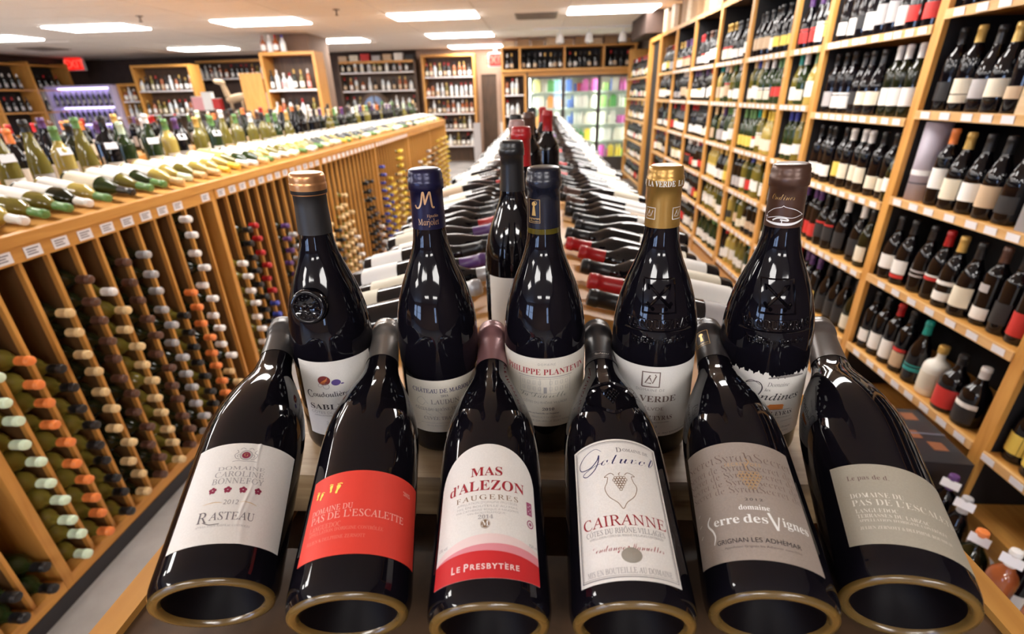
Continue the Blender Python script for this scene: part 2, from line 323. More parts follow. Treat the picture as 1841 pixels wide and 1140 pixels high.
class Ink:
    """flat artwork in millimetres: u along the girth, v along the bottle, h above the glass"""
    def __init__(s): s.v = []; s.f = []
    def add(s, vs, fs):
        b = len(s.v); s.v += vs; s.f += [[i+b for i in f] for f in fs]
    def text(s, body, u, v, cap, sty='sr', width=None, thin=0.0, spacing=1.0, align='c', bevel=0.0, rot=0.0, shear=None, wave=None):
        plain = ''.join(ACC.get(ch, (ch,))[0] for ch in body)
        if sty not in CAPH: CAPH[sty] = max(p[1] for p in raw_text(to_style('E', sty))[0])
        k = cap/CAPH[sty]; tx = to_style(plain, sty)
        vs, fs = raw_text(tx, thin, spacing, bevel)
        if not vs: return s
        sh = (0.30 if sty == 'sr' else 0.0) if shear is None else shear
        acc = []
        for i, ch in enumerate(body):
            if ch in ACC:
                x1 = text_w(to_style(plain[:i+1], sty), spacing); x0 = text_w(to_style(plain[:i], sty), spacing) if i and plain[:i].strip() else 0
                acc.append(((x0+x1)/2 - .02, ACC[ch][1], ch.islower()))
        H = CAPH[sty]
        for ax, kind, low in acc:
            y0 = H*(1.08 if not low else .82); w_ = .13
            polys = [[(ax-w_*.3, y0), (ax+w_*.1, y0), (ax+w_*.9, y0+.16), (ax+w_*.3, y0+.17)]] if kind == 1 else [[(ax-w_*.1, y0), (ax+w_*.3, y0), (ax-w_*.3, y0+.17), (ax-w_*.9, y0+.16)]] if kind == -1 else [[(ax-w_*1.2, y0), (ax-w_*.7, y0), (ax, y0+.12), (ax+w_*.0, y0+.2)], [(ax+w_*.7, y0), (ax+w_*1.2, y0), (ax, y0+.2), (ax, y0+.12)]]
            for pl in polys:
                b = len(vs); vs += [(px+y0*(.3 if sty == 'sr' else 0), py, 0) for px, py in pl]; fs.append([b, b+1, b+2, b+3])
        pts = [(x-sh*y, y, z) for x, y, z in vs]
        x0 = min(p[0] for p in pts); x1 = max(p[0] for p in pts); kx = k
        if width: kx = width/(x1-x0)
        o = {'c': (x0+x1)/2, 'l': x0, 'r': x1}[align]; cr, sr_ = math.cos(rot), math.sin(rot)
        out = []
        for x, y, z in pts:
            X, Y = (x-o)*kx, y*k
            if wave: Y += wave(X)
            out.append((u + X*cr - Y*sr_, v + X*sr_ + Y*cr, z*k))
        s.add(out, fs); return s
    def poly(s, pts, h=0.0):
        s.add([(x, y, h) for x, y in pts], [list(range(len(pts)))]); return s
    def disc(s, u, v, r, ry=None, n=20): return s.poly([(u+r*math.cos(2*math.pi*k/n), v+(ry or r)*math.sin(2*math.pi*k/n)) for k in range(n)])
    def ring(s, u, v, r, w_, ry=None, n=24):
        ry = ry or r; vs = []
        for k in range(n):
            a = 2*math.pi*k/n
            vs += [(u+(r-w_/2)*math.cos(a), v+(ry-w_/2)*math.sin(a), 0), (u+(r+w_/2)*math.cos(a), v+(ry+w_/2)*math.sin(a), 0)]
        s.add(vs, [[2*k, 2*k+1, (2*k+3) % (2*n), (2*k+2) % (2*n)] for k in range(n)]); return s
    def rect(s, u0, u1, v0, v1): return s.poly([(u0, v0), (u1, v0), (u1, v1), (u0, v1)])
    def stroke(s, pts, w_=.4, ridge=0.0, smooth=True, taper=False):
        if smooth and len(pts) > 2:
            P = [pts[0]] + list(pts) + [pts[-1]]; q = []
            for i in range(1, len(P)-2):
                for k in range(6):
                    t = k/6; a, b, c, d = P[i-1], P[i], P[i+1], P[i+2]
                    q.append(tuple(.5*(2*b[j] + (c[j]-a[j])*t + (2*a[j]-5*b[j]+4*c[j]-d[j])*t*t + (3*b[j]-a[j]-3*c[j]+d[j])*t**3) for j in (0, 1)))
            pts = q + [pts[-1]]
        n = len(pts); vs = []; fs = []
        for i, (x, y) in enumerate(pts):
            a = pts[max(i-1, 0)]; b = pts[min(i+1, n-1)]; dx, dy = b[0]-a[0], b[1]-a[1]; L = math.hypot(dx, dy) or 1
            w2 = w_/2*((.35+.65*math.sin(math.pi*i/(n-1))) if taper else 1); nx, ny = -dy/L*w2, dx/L*w2
            vs += [(x+nx, y+ny, 0), (x, y, ridge), (x-nx, y-ny, 0)]
        for i in range(n-1):
            fs += [[3*i, 3*i+1, 3*i+4, 3*i+3], [3*i+1, 3*i+2, 3*i+5, 3*i+4]]
        s.add(vs, fs); return s
    def mesh(s, name, m, prof, phi0=0.0, eps=.55, cut=2.5, tilt=0.0, bumpf=None, u0=0.0):
        bm = bmesh.new(); bv = [bm.verts.new(p) for p in s.v]
        for f in s.f:
            try: bm.faces.new([bv[i] for i in f])
            except ValueError: pass
        us = [p[0] for p in s.v]
        if cut:
            c = math.floor(min(us)/cut)*cut + cut
            while c < max(us):
                bmesh.ops.bisect_plane(bm, geom=bm.verts[:]+bm.edges[:]+bm.faces[:], plane_co=(c, 0, 0), plane_no=(1, 0, 0)); c += cut
        for v_ in bm.verts:
            u, z, h = v_.co; z2 = z + tilt*(u-u0); r = r_at(prof, z2) + eps + h
            if bumpf: r += bumpf(u, z2)
            rr = max(r_at(prof, z2), 14.0); a = phi0 + u/rr
            v_.co = (r*math.sin(a)*.001, -r*math.cos(a)*.001, z2*.001)
        bmesh.ops.recalc_face_normals(bm, faces=bm.faces[:])
        me = bpy.data.meshes.new(name); bm.to_mesh(me); bm.free(); me.materials.append(m)
        return me
def label_ink(u0, u1, bot, top, nu=36, nv=1):
    k = Ink(); vs = []; fs = []
    for i in range(nu+1):
        u = u0 + (u1-u0)*i/nu; a = bot(u) if callable(bot) else bot; b = top(u) if callable(top) else top
        for j in range(nv+1): vs.append((u, a+(b-a)*j/nv, 0))
    for i in range(nu):
        for j in range(nv): fs.append([i*(nv+1)+j, (i+1)*(nv+1)+j, (i+1)*(nv+1)+j+1, i*(nv+1)+j+1])
    k.add(vs, fs); return k
def ink(name, c, rough=.6, metal=0.0): return mat(name, c, rough, metal)
I_grey = ink('grey print', (0.16, 0.14, 0.15)); I_dark = ink('dark print', (0.035, 0.028, 0.035)); I_lgrey = ink('pale grey print', (0.34, 0.32, 0.32))
I_red = ink('crimson print', (0.33, 0.012, 0.022)); I_pink = ink('pale pink print', (0.95, 0.50, 0.43)); I_gold = ink('gold foil print', (0.62, 0.40, 0.14), .35, .4)
I_white = ink('white print', (0.85, 0.84, 0.82)); I_yel = ink('yellow print', (0.95, 0.80, 0.14)); I_mar = ink('maroon leaf print', (0.26, 0.02, 0.06)); I_violet = ink('violet print', (0.10, 0.06, 0.24))
I_navy = ink('navy print', (0.03, 0.03, 0.12)); I_bronze = ink('bronze print', (0.22, 0.12, 0.05)); I_pale = ink('ivory print', (0.78, 0.75, 0.66)); I_taupe = ink('taupe print', (0.17, 0.115, 0.10)); I_pinkp = ink('rose swoosh print', (0.72, 0.26, 0.30)); I_pinkl = ink('pale rose swoosh print', (0.80, 0.62, 0.60)); I_redp = ink('red band print', (0.58, 0.015, 0.018)); I_orange = ink('orange print', (0.75, 0.25, 0.06)); I_plum = ink('plum stamp print', (0.36, 0.09, 0.18))
HERO_REST = 'featured bottles on the front display'
def hero(label, B, C, up, Rm, cap_m, rn=14.2, capz=234.0, extra_cap=None):
    L = (Vector(C)-Vector(B)).length*1000
    p = prof_burg(Rm, L, rn)
    B = Vector(B) + Vector((0, 0, CAM_Z)); C = Vector(C) + Vector((0, 0, CAM_Z))
    t = thing('wine_bottle', label, 'bottle', mtx=lie(B, C, up), group=HERO_REST)
    R0 = Rm
    # punt and body in dark glass, knurled heel in amber glass with its glow painted in
    link('punt', MB().lathe(mm([(.05, 32), (9, 31), (18, 25), (26, 14), (31.0, 3.4)]), 72).mesh('punt', [punt_m]), t)
    g = MB().lathe(mm([(R0-2.3, 2.9), (R0-1.0, 5.6), (R0-.25, 9), (R0, 13)] + p[2:]), 72)
    link('glass_body', g.mesh('glass_body', [hero_glass]), t)
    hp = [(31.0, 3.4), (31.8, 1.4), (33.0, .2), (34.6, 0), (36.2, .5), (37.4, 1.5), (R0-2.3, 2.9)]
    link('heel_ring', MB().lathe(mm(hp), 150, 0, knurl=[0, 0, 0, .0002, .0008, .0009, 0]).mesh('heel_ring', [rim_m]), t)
    cp = link('capsule', MB().lathe(cap_prof(p, capz, L), 56).mesh('capsule', [cap_m]), t)
    return t, p, cp, L
def put_label(t, p, name, lk, m, tilt=0.0, u0=0.0, bumpf=None, eps=.28):
    return link(name, lk.mesh(name, m, p, eps=eps, cut=0, tilt=tilt, u0=u0, bumpf=bumpf), t)
def put_ink(par, p, k, m, name='lettering', eps=.5, **kw): return link(name, k.mesh(name, m, p, eps=eps, **kw), par)
Zup, Fr = (0, 0, 1), (0, -1, 0)
paper_w = noise_mat('white laid label paper', (0.74, 0.71, 0.67), (0.79, 0.76, 0.72), (1, 1, 1), 900.0, 0.55)
paper_c = noise_mat('ivory label paper', (0.68, 0.63, 0.54), (0.73, 0.68, 0.59), (1, 1, 1), 900.0, 0.55)

# ---- F0: creased white label
t, p, cp, L = hero('leaning dark bottle with a creased white label and four maroon leaves, front row', (-.2197, .203, -.309), (-.2836, .4726, -.2281), Zup, 40.5, mat('charcoal satin capsule', (0.075, 0.068, 0.066), .3, .3))
def crease(u, v):
    uc = 19.2 + (v-24)*.045 + 1.2*math.sin(v*.11); d = u-uc
    return 1.15*math.exp(-(d/1.1)**2)*(.55+.45*math.sin(v*.13+1)) + (.5*math.exp(-((d-3)/2.2)**2) if v < 70 else 0)
lb = put_label(t, p, 'label', label_ink(-25, 54, 23.5, lambda u: 102.5, 120, 24), paper_w, bumpf=lambda u, v: max(0, crease(u, v)))
bf = lambda u, v: max(0, crease(u, v))
k = Ink().text('DOMAINE', 12.8, 79, 2.9, 'sr', 32).text('CAROLINE', 12.6, 73.3, 4.3, 'sr', 33).text('BONNEFOY', 12.6, 67.6, 4.6, 'sr', 34.5)
for s_ in (-1, 1):
    k.stroke([(13.5+s_*3.8, 88), (13.5+s_*6.5, 89), (13.5+s_*7.6, 92), (13.5+s_*5.6, 94), (13.5+s_*6.8, 96.2)], .45).stroke([(13.5+s_*4.6, 92.5), (13.5+s_*6, 91), (13.5+s_*5, 89.6)], .4).stroke([(13.5+s_*1, 96.8), (13.5+s_*3, 98), (13.5+s_*4.6, 96.4)], .4).stroke([(13.5, 86.2), (13.5+s_*5, 86.6), (13.5+s_*8.2, 86)], .35)
k.ring(13.5, 91.6, 4.1, .5).ring(13.5, 91.6, 3.4, .25)
put_ink(lb, p, k, I_lgrey, bumpf=bf)
put_ink(lb, p, Ink().text('ASTEAU', 14.6, 40, 5.6, 'sr', 28).text('R', -3.6, 38.6, 8.0, 'sr', 7).stroke([(-2.8, 39), (2, 36.9), (8, 37.2)], .5).text('2012', 11.8, 51.4, 3.4, 'sans', thin=-.015), I_grey, bumpf=bf)
k = Ink().disc(13.5, 91.6, 2.9)
for uu in (-2.3, 7.5, 17.3, 27.2):
    for j in range(5): a = 2*math.pi*j/5 + .3; k.disc(uu+1.5*math.cos(a), 62.7+1.5*math.sin(a), 1.15, n=8)
    k.stroke([(uu, 62.5), (uu-1.2, 59.8)], .4)
put_ink(lb, p, k, I_mar, 'emblem', bumpf=bf)
put_ink(lb, p, Ink().text('G', 13.5, 90.4, 2.6, 'sr').stroke([(-6, 52.2), (1, 53.2), (6.4, 52.6)], .4, taper=True).stroke([(17.4, 53.2), (24, 53), (28.5, 51.6)], .4, taper=True), I_gold, 'gilding', eps=.62, bumpf=bf)
put_ink(lb, p, Ink().text('APPELLATION RASTEAU CONTROLEE', 10.4, 35.3, 1.3, 'sr', 34), I_lgrey, bumpf=bf)

# ---- F1: red label
t, p, cp, L = hero('leaning dark bottle with a wide bright red label and yellow footprints', (-.1245, .197, -.309), (-.1695, .4777, -.2325), Zup, 40.5, mat('pewter capsule', (0.20, 0.18, 0.165), .28, .5))
lb = put_label(t, p, 'label', label_ink(-34, 60, 24.6, 85.5), mat('vermilion label paper', (0.80, 0.055, 0.034), .55))
put_ink(lb, p, Ink().text('DOMAINE DU', -28, 56, 4.0, 'sr', 31, align='l').text("PAS DE L'ESCALETTE", -27.5, 50, 5.0, 'sr', 69, align='l').text('2015', 43.5, 72.5, 3.0, 'sr', 8), I_pink)
put_ink(lb, p, Ink().text('LANGUEDOC', -27, 44, 3.4, 'sr', 24, align='l').text("APPELLATION D'ORIGINE CONTRÔLÉE", -26.8, 41, 2.2, 'sr', 52, align='l').text('JULIEN & DELPHINE ZERNOTT', -27.4, 35.5, 2.2, 'sr', 41, align='l'), mat('soft pink print', (0.85, 0.25, 0.19), .6))
k = Ink()
def foot(k, u, v, s, a, mir=1):
    def P(x, y): return (u + s*(mir*x*math.cos(a)-y*math.sin(a)), v + s*(mir*x*math.sin(a)+y*math.cos(a)))
    k.poly([P(*q) for q in ((-.9, -3), (.1, -3.4), (.9, -2.6), (.8, -.6), (1.1, .8), (1.6, 2.2), (1.0, 3.3), (-.6, 3.6), (-1.6, 2.6), (-1.4, .8), (-.7, -.8))])
    for j in range(5): q = P(-1.7+.75*j, 4.1+.45*math.sin(.8*j+.6)); k.disc(q[0], q[1], .42*s, n=8)
foot(k, -14.8, 73.4, .82, .0); foot(k, -9.6, 72.2, 1.02, -.25, -1); foot(k, -26.2, 71.4, .75, -.1); foot(k, -22.4, 69.8, .75, -.3, -1)
put_ink(lb, p, k, I_yel, 'footprints')

# ---- F2: arched white label with a red band
t, p, cp, L = hero("leaning dark bottle with an arched white label above a red band", (-.0317, .1936, -.309), (-.0528, .4828, -.2375), Zup, 40.5, mat('dusty rose capsule', (0.24, 0.115, 0.12), .3, .35))
arch = lambda u: 82.5 + 31*math.sqrt(max(0, 1-((u+1.0)/38.6)**2))
lb = put_label(t, p, 'label', label_ink(-39.5, 37.5, 15.2, arch, 60), paper_w)
sw = lambda a, b, c: (lambda u: a + b*(u/38.0) - c*(u/38.0)**2)
put_ink(lb, p, label_ink(-39.5, 37.5, 15.2, sw(43.0, 1.0, 9.0)), I_pinkl, 'pale_swoosh', eps=.36, cut=0)
put_ink(lb, p, label_ink(-39.5, 37.5, 15.2, sw(36.5, 1.5, 5.5)), I_pinkp, 'rose_swoosh', eps=.44, cut=0)
put_ink(lb, p, label_ink(-39.5, 37.5, 15.2, sw(32.0, -1.0, 4.0)), I_redp, 'red_band', eps=.52, cut=0)
put_ink(lb, p, Ink().text('MAS', -1.2, 86.0, 7.0, 'sb', 23).text("d'ALEZON", -1.4, 74.4, 7.6, 'sb', 57), I_red)
put_ink(lb, p, Ink().text('FAUGERES', -.8, 67.2, 3.6, 'sr', 45, spacing=1.3).disc(-1.4, 49.7, 3.3), I_bronze)
put_ink(lb, p, Ink().text("APPELLATION D'ORIGINE PROTÉGÉE", -.5, 64.3, 1.7, 'sans', 43, thin=-.02).text('MIS EN BOUTEILLE AU MAS', -.5, 61.6, 1.5, 'sans', 43, thin=-.02).text('PAR CATHERINE ROQUE A FAUGERES', -.5, 59.1, 1.4, 'sans', 44, thin=-.02).text('VIN BIODYNAMIQUE', -1, 56.9, 1.3, 'sans', 26, thin=-.02).text('2014', -1.3, 53.2, 2.7, 'si', 10).text('13% vol', -33, 38, 2.0, 'sans').text('750 ml', 33, 38, 2.0, 'sans'), I_lgrey)
put_ink(lb, p, Ink().text('M', -1.4, 48.1, 3.6, 'sb', 4.4).ring(-1.4, 49.7, 2.9, .25), I_white, 'monogram', eps=.66)
put_ink(lb, p, Ink().text('E', -18.2, 20.6, 3.2, 'sans', 2.4, thin=.02).text('RESBYTÈRE', 5.2, 20.6, 3.2, 'sans', 31, spacing=1.25, thin=.02).text('L', -22.0, 20.2, 4.4, 'sans', 2.6, thin=.02).text('P', -13.0, 20.2, 4.4, 'sans', 3, thin=.02), mat('blush white print', (0.85, 0.66, 0.64), .6), eps=.68)
put_ink(lb, p, Ink().rect(28.8, 33.6, 60.2, 70).ring(31.4, 54, 2.6, .8).disc(31.4, 54, 1.2), I_plum, 'stamp')
put_ink(lb, p, Ink().disc(30.2, 66.5, .4, n=6).disc(31.8, 67.6, .4, n=6).disc(32.2, 65, .4, n=6).disc(30.4, 63.4, .4, n=6).disc(31.6, 62, .4, n=6), I_white, 'stamp_dots', eps=.62)

# ---- F3: bordered label, grape crest in relief on the shoulder
t, p, cp, L = hero('leaning dark bottle with a thin-bordered tall white label and embossed grape crest', (.0594, .197, -.309), (.0632, .4893, -.2392), Zup, 40.5, mat('black lacquer capsule', (0.022, 0.020, 0.022), .3, .1))
arcT = lambda u: 117.2 - 3.0*((u+4.6)/34.0)**2
lb = put_label(t, p, 'label', label_ink(-38.7, 29.6, 13.3, arcT), paper_w)
def frame_ring(d, w_):
    pts = [(-38.7+d, 13.3+d), (29.6-d, 13.3+d)]
    for i in range(13): u = 29.6-d - i*(68.3-2*d)/12; pts.append((u, arcT(u)-d))
    return pts + [(-38.7+d, 13.3+d)]
put_ink(lb, p, Ink().stroke(frame_ring(2.2, 0), .55, smooth=False).stroke(frame_ring(3.3, 0), .22, smooth=False), I_grey, 'border')
put_ink(lb, p, Ink().text('OMAINE DE', 11.4, 105.5, 2.6, 'sr', 20, rot=-.03).text('D', -1.6, 105.2, 4.0, 'sr', 4), I_grey)
G = Ink().text('aluval', 4.6, 95.0, 8.6, 'sc', 40, thin=-.018, rot=.02)
G.stroke([(-14.5, 107), (-19, 110), (-27, 107), (-33, 100.5), (-31.5, 95), (-24, 95), (-18.5, 99.5), (-16.5, 104), (-17.5, 98), (-21, 92), (-27, 88.5), (-30.5, 90.5), (-27, 93), (-20, 95.5), (-14, 97)], .75, taper=True).stroke([(21, 96), (24, 99), (25, 103), (22.5, 103.5)], .5, taper=True)
put_ink(lb, p, G, I_navy)
E = Ink(); c0 = -3.4
E.stroke([(c0-3.6, 85.4), (c0-5.6, 87.2), (c0-8, 86.6), (c0-10.6, 84.6), (c0-8.4, 84.2), (c0-9.2, 80), (c0-11, 75.5), (c0-8.6, 69), (c0-3, 64), (c0, 59.6), (c0+3, 64), (c0+8.6, 69), (c0+11, 75.5), (c0+9.2, 80), (c0+8.4, 84.2), (c0+10.6, 84.6), (c0+8, 86.6), (c0+5.6, 87.2), (c0+3.6, 85.4)], .42)
for row, n in enumerate((4, 5, 4, 3, 2, 1)):
    for j in range(n): E.ring(c0 + (j-(n-1)/2)*2.0, 83.4 - row*1.85, .98, .36, n=10)
E.stroke([(c0, 85), (c0-.4, 86.6), (c0+.8, 87.4)], .4)
put_ink(lb, p, E, I_bronze, 'crest')
put_ink(lb, p, Ink().text('CAIRANNE', -4.0, 48.0, 7.4, 'sr', 58).text('Vendanges', -15.5, 31.6, 4.0, 'sc', 24, thin=-.015).text('Manuelles', 8.6, 31.6, 4.0, 'sc', 22, thin=-.015).disc(-3.2, 33.6, .4, n=8), I_red)
put_ink(lb, p, Ink().text('CÔTES DU RHÔNE VILLAGES', -4.0, 42.8, 3.5, 'sr', 54).text('APPELLATION CÔTES DU RHÔNE VILLAGES CONTROLÉE', -4.0, 40.4, 1.4, 'sr', 50).text('MIS EN BOUTEILLE AU DOMAINE', -4.6, 17.6, 3.4, 'sr', 55), I_lgrey)
st_ = Ink(); st_.add([(-2.1, 28.3, .8)] + [(-2.1+6.4*math.cos(2*math.pi*q/24), 28.3+4.9*math.sin(2*math.pi*q/24), .1) for q in range(24)], [[0, 1+q, 1+(q+1) % 24] for q in range(24)])
put_ink(lb, p, st_, mat('silver hologram sticker', (0.36, 0.33, 0.28), .4, .25), 'sticker', cut=0)
E = Ink()
E.stroke([(-20, 172), (-21, 160), (-12, 152), (0, 145), (11, 152), (20, 160), (19, 172), (12, 176), (4, 173), (0, 177), (-5, 173), (-13, 176), (-20, 172)], 2.2, ridge=2.0)
E.stroke([(-17, 181), (-8, 184), (0, 186), (8, 184), (16, 181)], 2.2, ridge=2.0)
for row, n in enumerate((4, 5, 4, 3, 2, 1)):
    for j in range(n):
        cx_, cy_ = (j-(n-1)/2)*3.0, 172 - row*2.8; b = len(E.v)
        E.add([(cx_, cy_, 2.2)] + [(cx_+1.45*math.cos(q), cy_+1.45*math.sin(q), .1) for q in [math.pi*i/4 for i in range(8)]], [[0, 1+i, 1+(i+1) % 8] for i in range(8)])
put_ink(t, p, E, glass_red, 'embossed_crest', eps=.05, cut=0)
put_ink(cp, p, Ink().text('Galuval', 0, 240.5, 3.0, 'sc', 14, thin=-.01), I_pale, eps=.75)
put_ink(cp, p, Ink().stroke([(-44, 238), (44, 238)], .3, smooth=False).stroke([(-44, 246), (44, 246)], .3, smooth=False), I_grey, 'band', eps=.7)

# ---- F4: taupe label
TL = -.07
t, p, cp, L = hero('leaning dark bottle with a taupe label patterned in script and white title', (.1482, .2058, -.309), (.1831, .4915, -.2387), Zup, 40.5, mat('anthracite capsule', (0.038, 0.034, 0.036), .3, .2))
lb = put_label(t, p, 'label', label_ink(-57, 28, 20, 109.5), noise_mat('taupe label paper', (0.31, 0.255, 0.22), (0.345, 0.285, 0.245), (1, 1, 1), 900.0, .55), tilt=TL, u0=-15)
kw = dict(tilt=TL, u0=-15)
k = Ink(); k.text('SecretSyrahSecret', -15, 92, 7.2, 'sr', 82, thin=-.012)
for j, (v_, h_) in enumerate(((84.2, 5.6), (78.4, 5.0), (72.6, 5.0), (66.8, 5.0))): k.text('Secret de SyrahSecret des', -15+.8*j, v_, h_, 'sr', 84, thin=-.012)
put_ink(lb, p, k, I_taupe, **kw)
k = Ink().text('SECRET DES', -10, 88.5, 2.6, 'sans', 24, spacing=1.3)
for row, n in enumerate((5, 6, 5, 4, 3, 2)):
    for j in range(n): k.ring(-7 + (j-(n-1)/2)*2.6, 82.6 - row*2.4, 1.25, .4, n=10)
k.stroke([(-7, 84), (-8, 88), (-5.5, 92), (-8, 95)], .8, taper=True)
put_ink(lb, p, k, mat('copper foil print', (0.52, 0.33, 0.17), .35, .3), 'grape_motif', eps=.6, **kw)
put_ink(lb, p, Ink().text('2012', -8, 60.6, 1.8, 'sans', 11, spacing=1.3).text('GRIGNAN LES ADHÉMAR', -11.5, 31.4, 3.0, 'sans', 52).text('Appellation Grignan les Adhemar contrôlée', -9.5, 28.0, 1.4, 'sans', 46, thin=-.015), I_dark, **kw)
k = Ink().text('domaine', -9, 54.0, 3.6, 'sb', 19).text('erre', -28.6, 44.6, 6.0, 'sb', 18).text('des', -9.8, 44.6, 6.0, 'sb', 14.5).text('ignes', 15.4, 44.6, 6.0, 'sb', 18)
k.stroke([(-40, 52.5), (-42.5, 49), (-42.4, 46), (-39.4, 42), (-38.2, 37.5), (-40, 32.5)], 1.5, taper=True).stroke([(-1.2, 52.5), (2.4, 40.8)], 1.7, smooth=False).stroke([(2.4, 40.8), (4.9, 50.6)], .9, smooth=False)
for v_ in (56, 48, 40): k.stroke([(-52, v_), (-49.5, v_+1.6)], .35, smooth=False)
put_ink(lb, p, k, I_white, **kw)
put_ink(cp, p, Ink().stroke([(-18, 252), (-4, 252), (-4, 274), (-18, 274), (-18, 252)], .5, smooth=False).disc(-11, 268.5, 2.3).poly([(-12.6, 258.5), (-9.4, 258.5), (-10, 266.5), (-12, 266.5)]).text('vigneron', -11, 254, 2.2, 'sans', 11.5), I_gold, 'badge', eps=.75)

# ---- F5: grey-green label
t, p, cp, L = hero('leaning dark bottle with a plain greige label, rightmost of the front row', (.2373, .2167, -.309), (.3089, .5031, -.2428), Zup, 40.5, mat('mushroom grey capsule', (0.105, 0.09, 0.083), .3, .3))
lb = put_label(t, p, 'label', label_ink(-40.3, 44, 21, 83.5), noise_mat('greige label paper', (0.37, 0.335, 0.265), (0.40, 0.365, 0.29), (1, 1, 1), 900.0, .55), tilt=-.07, u0=-12)
kw = dict(tilt=-.07, u0=-12)
put_ink(lb, p, Ink().text('Le pas de d.', -30, 69.8, 3.8, 'sb', 25, align='l', thin=-.006), I_taupe, **kw)
put_ink(lb, p, Ink().text('DOMAINE DU', -31, 55.2, 3.8, 'sb', 31, align='l', thin=-.015).text("PAS DE L'ESCALETTE", -31, 49.0, 4.8, 'sb', 68, align='l', thin=-.015).text('LANGUEDOC', -30.2, 43.6, 3.0, 'sb', 24, align='l', thin=-.015).text('TERRASSES DU LARZAC', -30, 39.8, 2.8, 'sb', 40, align='l', thin=-.015).text("APPELLATION D'ORIGINE CONTRÔLÉE", -29.8, 36.8, 2.0, 'sb', 50, align='l', thin=-.015).text('JULIEN ZERNOTT & DELPHINE ROUSSEAU', -30.2, 31.4, 2.2, 'sb', 52, align='l', thin=-.015), I_pale, **kw)
# ------------------------------------------------------------------ the five upright featured bottles
def upr(label, B, C, cap_m, capz=238.0): return hero(label, B, C, Fr, 41.2, cap_m, 14.4, capz)
# U0: copper topped, wax seal
t, p, cp, L = upr('upright dark bottle with copper-topped black capsule and round glass seal', (-.224, .447, -.3512), (-.2137, .447, -.0602), mat('black paper sleeve', (0.018, 0.017, 0.018), .45), 236)
link('capsule_top', MB().lathe(mm([(15.6, L-19), (16.0, L-18), (16.3, L-10), (16.2, L-9), (15.6, L-8.2), (15.9, L-7), (15.8, L-3), (14.8, L-.6), (13, L+.3), (.05, L+.3)]), 56).mesh('capsule_top', [mat('copper capsule foil bright', (0.60, 0.30, 0.13), .3, .75)]), cp)
lb = put_label(t, p, 'label', label_ink(-24, 56, 25, 115), paper_w)
put_ink(lb, p, Ink().text('oudoulières', 8.6, 74.0, 5.4, 'sr', 39, thin=.012).text('C', -14.6, 72.4, 8.4, 'sr', 7, thin=.01).text('SABLES', -17, 58.4, 6.2, 'sb', 43, align='l'), I_dark)
put_ink(lb, p, Ink().text('CÔTES DU RHÔNE', -17, 52.8, 3.0, 'sans', 45, align='l', thin=-.02).text('APPELLATION CONTRÔLÉE', -14, 49.8, 1.3, 'sans', 38, align='l').text('2015', 4.5, 39.8, 3.2, 'sans', 12, thin=-.02).text('13% vol', 2, 32.5, 1.6, 'sans', 8), I_grey)
put_ink(lb, p, Ink().disc(3.2, 93.6, 6.2, 5.4), mat('maroon shell print', (0.20, 0.03, 0.03), .6), 'shell'); put_ink(lb, p, Ink().disc(14.6, 90.6, 4.6, 3.6).disc(20.5, 88.6, 1.6, .8), I_violet, 'shell')
k = Ink()
for j in range(4): k.stroke([(-1+1.2*j, 89.5), (1.5+1.4*j, 92.5+.8*j), (6.5, 93+1.4*j)], .7, taper=True)
put_ink(lb, p, k, I_orange, 'shell_rays', eps=.62)
put_ink(lb, p, Ink().ring(4.6, 86.6, 3.0, .5).ring(-1.2, 88, 2.0, .4), I_lgrey, 'shell', eps=.6)
seal = MB().lathe(mm([(.05, 3.2), (12.4, 3.2), (13, 4.4), (15.4, 4.6), (16.6, 3.6), (17.2, 0), (17.4, -4)]), 40)
so = link('seal', seal.mesh('seal', [glass_red]), t, mtx=Matrix.Translation((.000, -.0375, .1735)) @ Matrix.Rotation(R(90), 4, 'X') @ Matrix.Rotation(R(-9), 4, 'X'))
sk = MB()
for j in range(16): a = 2*math.pi*j/16; sk.lathe(mm([(1.2, 3.2), (1.0, 4.0), (.05, 4.3)]), 6, M=Matrix.Translation((.0105*math.cos(a), .0105*math.sin(a), 0)))
for dx_ in (-.003, .003): sk.lathe(mm([(3.2, 3.2), (2.4, 4.6), (.05, 5.0)]), 12, M=Matrix.Translation((dx_, .001, 0)))
sk.lathe(mm([(2.4, 3.2), (1.8, 4.4), (.05, 4.8)]), 12, M=Matrix.Translation((0, -.005, 0)))
link('seal_relief', sk.mesh('seal_relief', [glass_red]), so)
# U1: navy capsule with a gold monogram
navy = mat('navy capsule', (0.012, 0.011, 0.045), .28, .35)
t, p, cp, L = upr('upright dark bottle with navy capsule bearing a gold script letter M', (-.1073, .447, -.3491), (-.1037, .447, -.0581), navy)
M_ = Ink().stroke([(-8.0, 260.5), (-6.6, 258), (-4.2, 258.6), (-2.2, 263), (-.6, 271), (.4, 271), (1.0, 262.5), (1.4, 262.5), (4.8, 271), (6.0, 271), (7.2, 259.5), (9.4, 258.6)], 1.5)
M_.text('Marjolet', 3.2, 242.6, 5.6, 'sr', 19).text('Vignobles', 7.2, 249.6, 2.6, 'si', 10)
for s_ in (-1, 1): M_.text('Marjolet', 3.2+s_*30, 242.6, 5.0, 'sr', 19)
put_ink(cp, p, M_, mat('rose gold foil', (0.70, 0.42, 0.22), .3, .6), 'gilding', eps=.8)
lb = put_label(t, p, 'label', label_ink(-34, 54, 29, 92), paper_c)
put_ink(lb, p, Ink().text('CHÂTEAU DE MARJOLET', 11, 77.6, 4.6, 'sr', 70, thin=.012), I_navy)
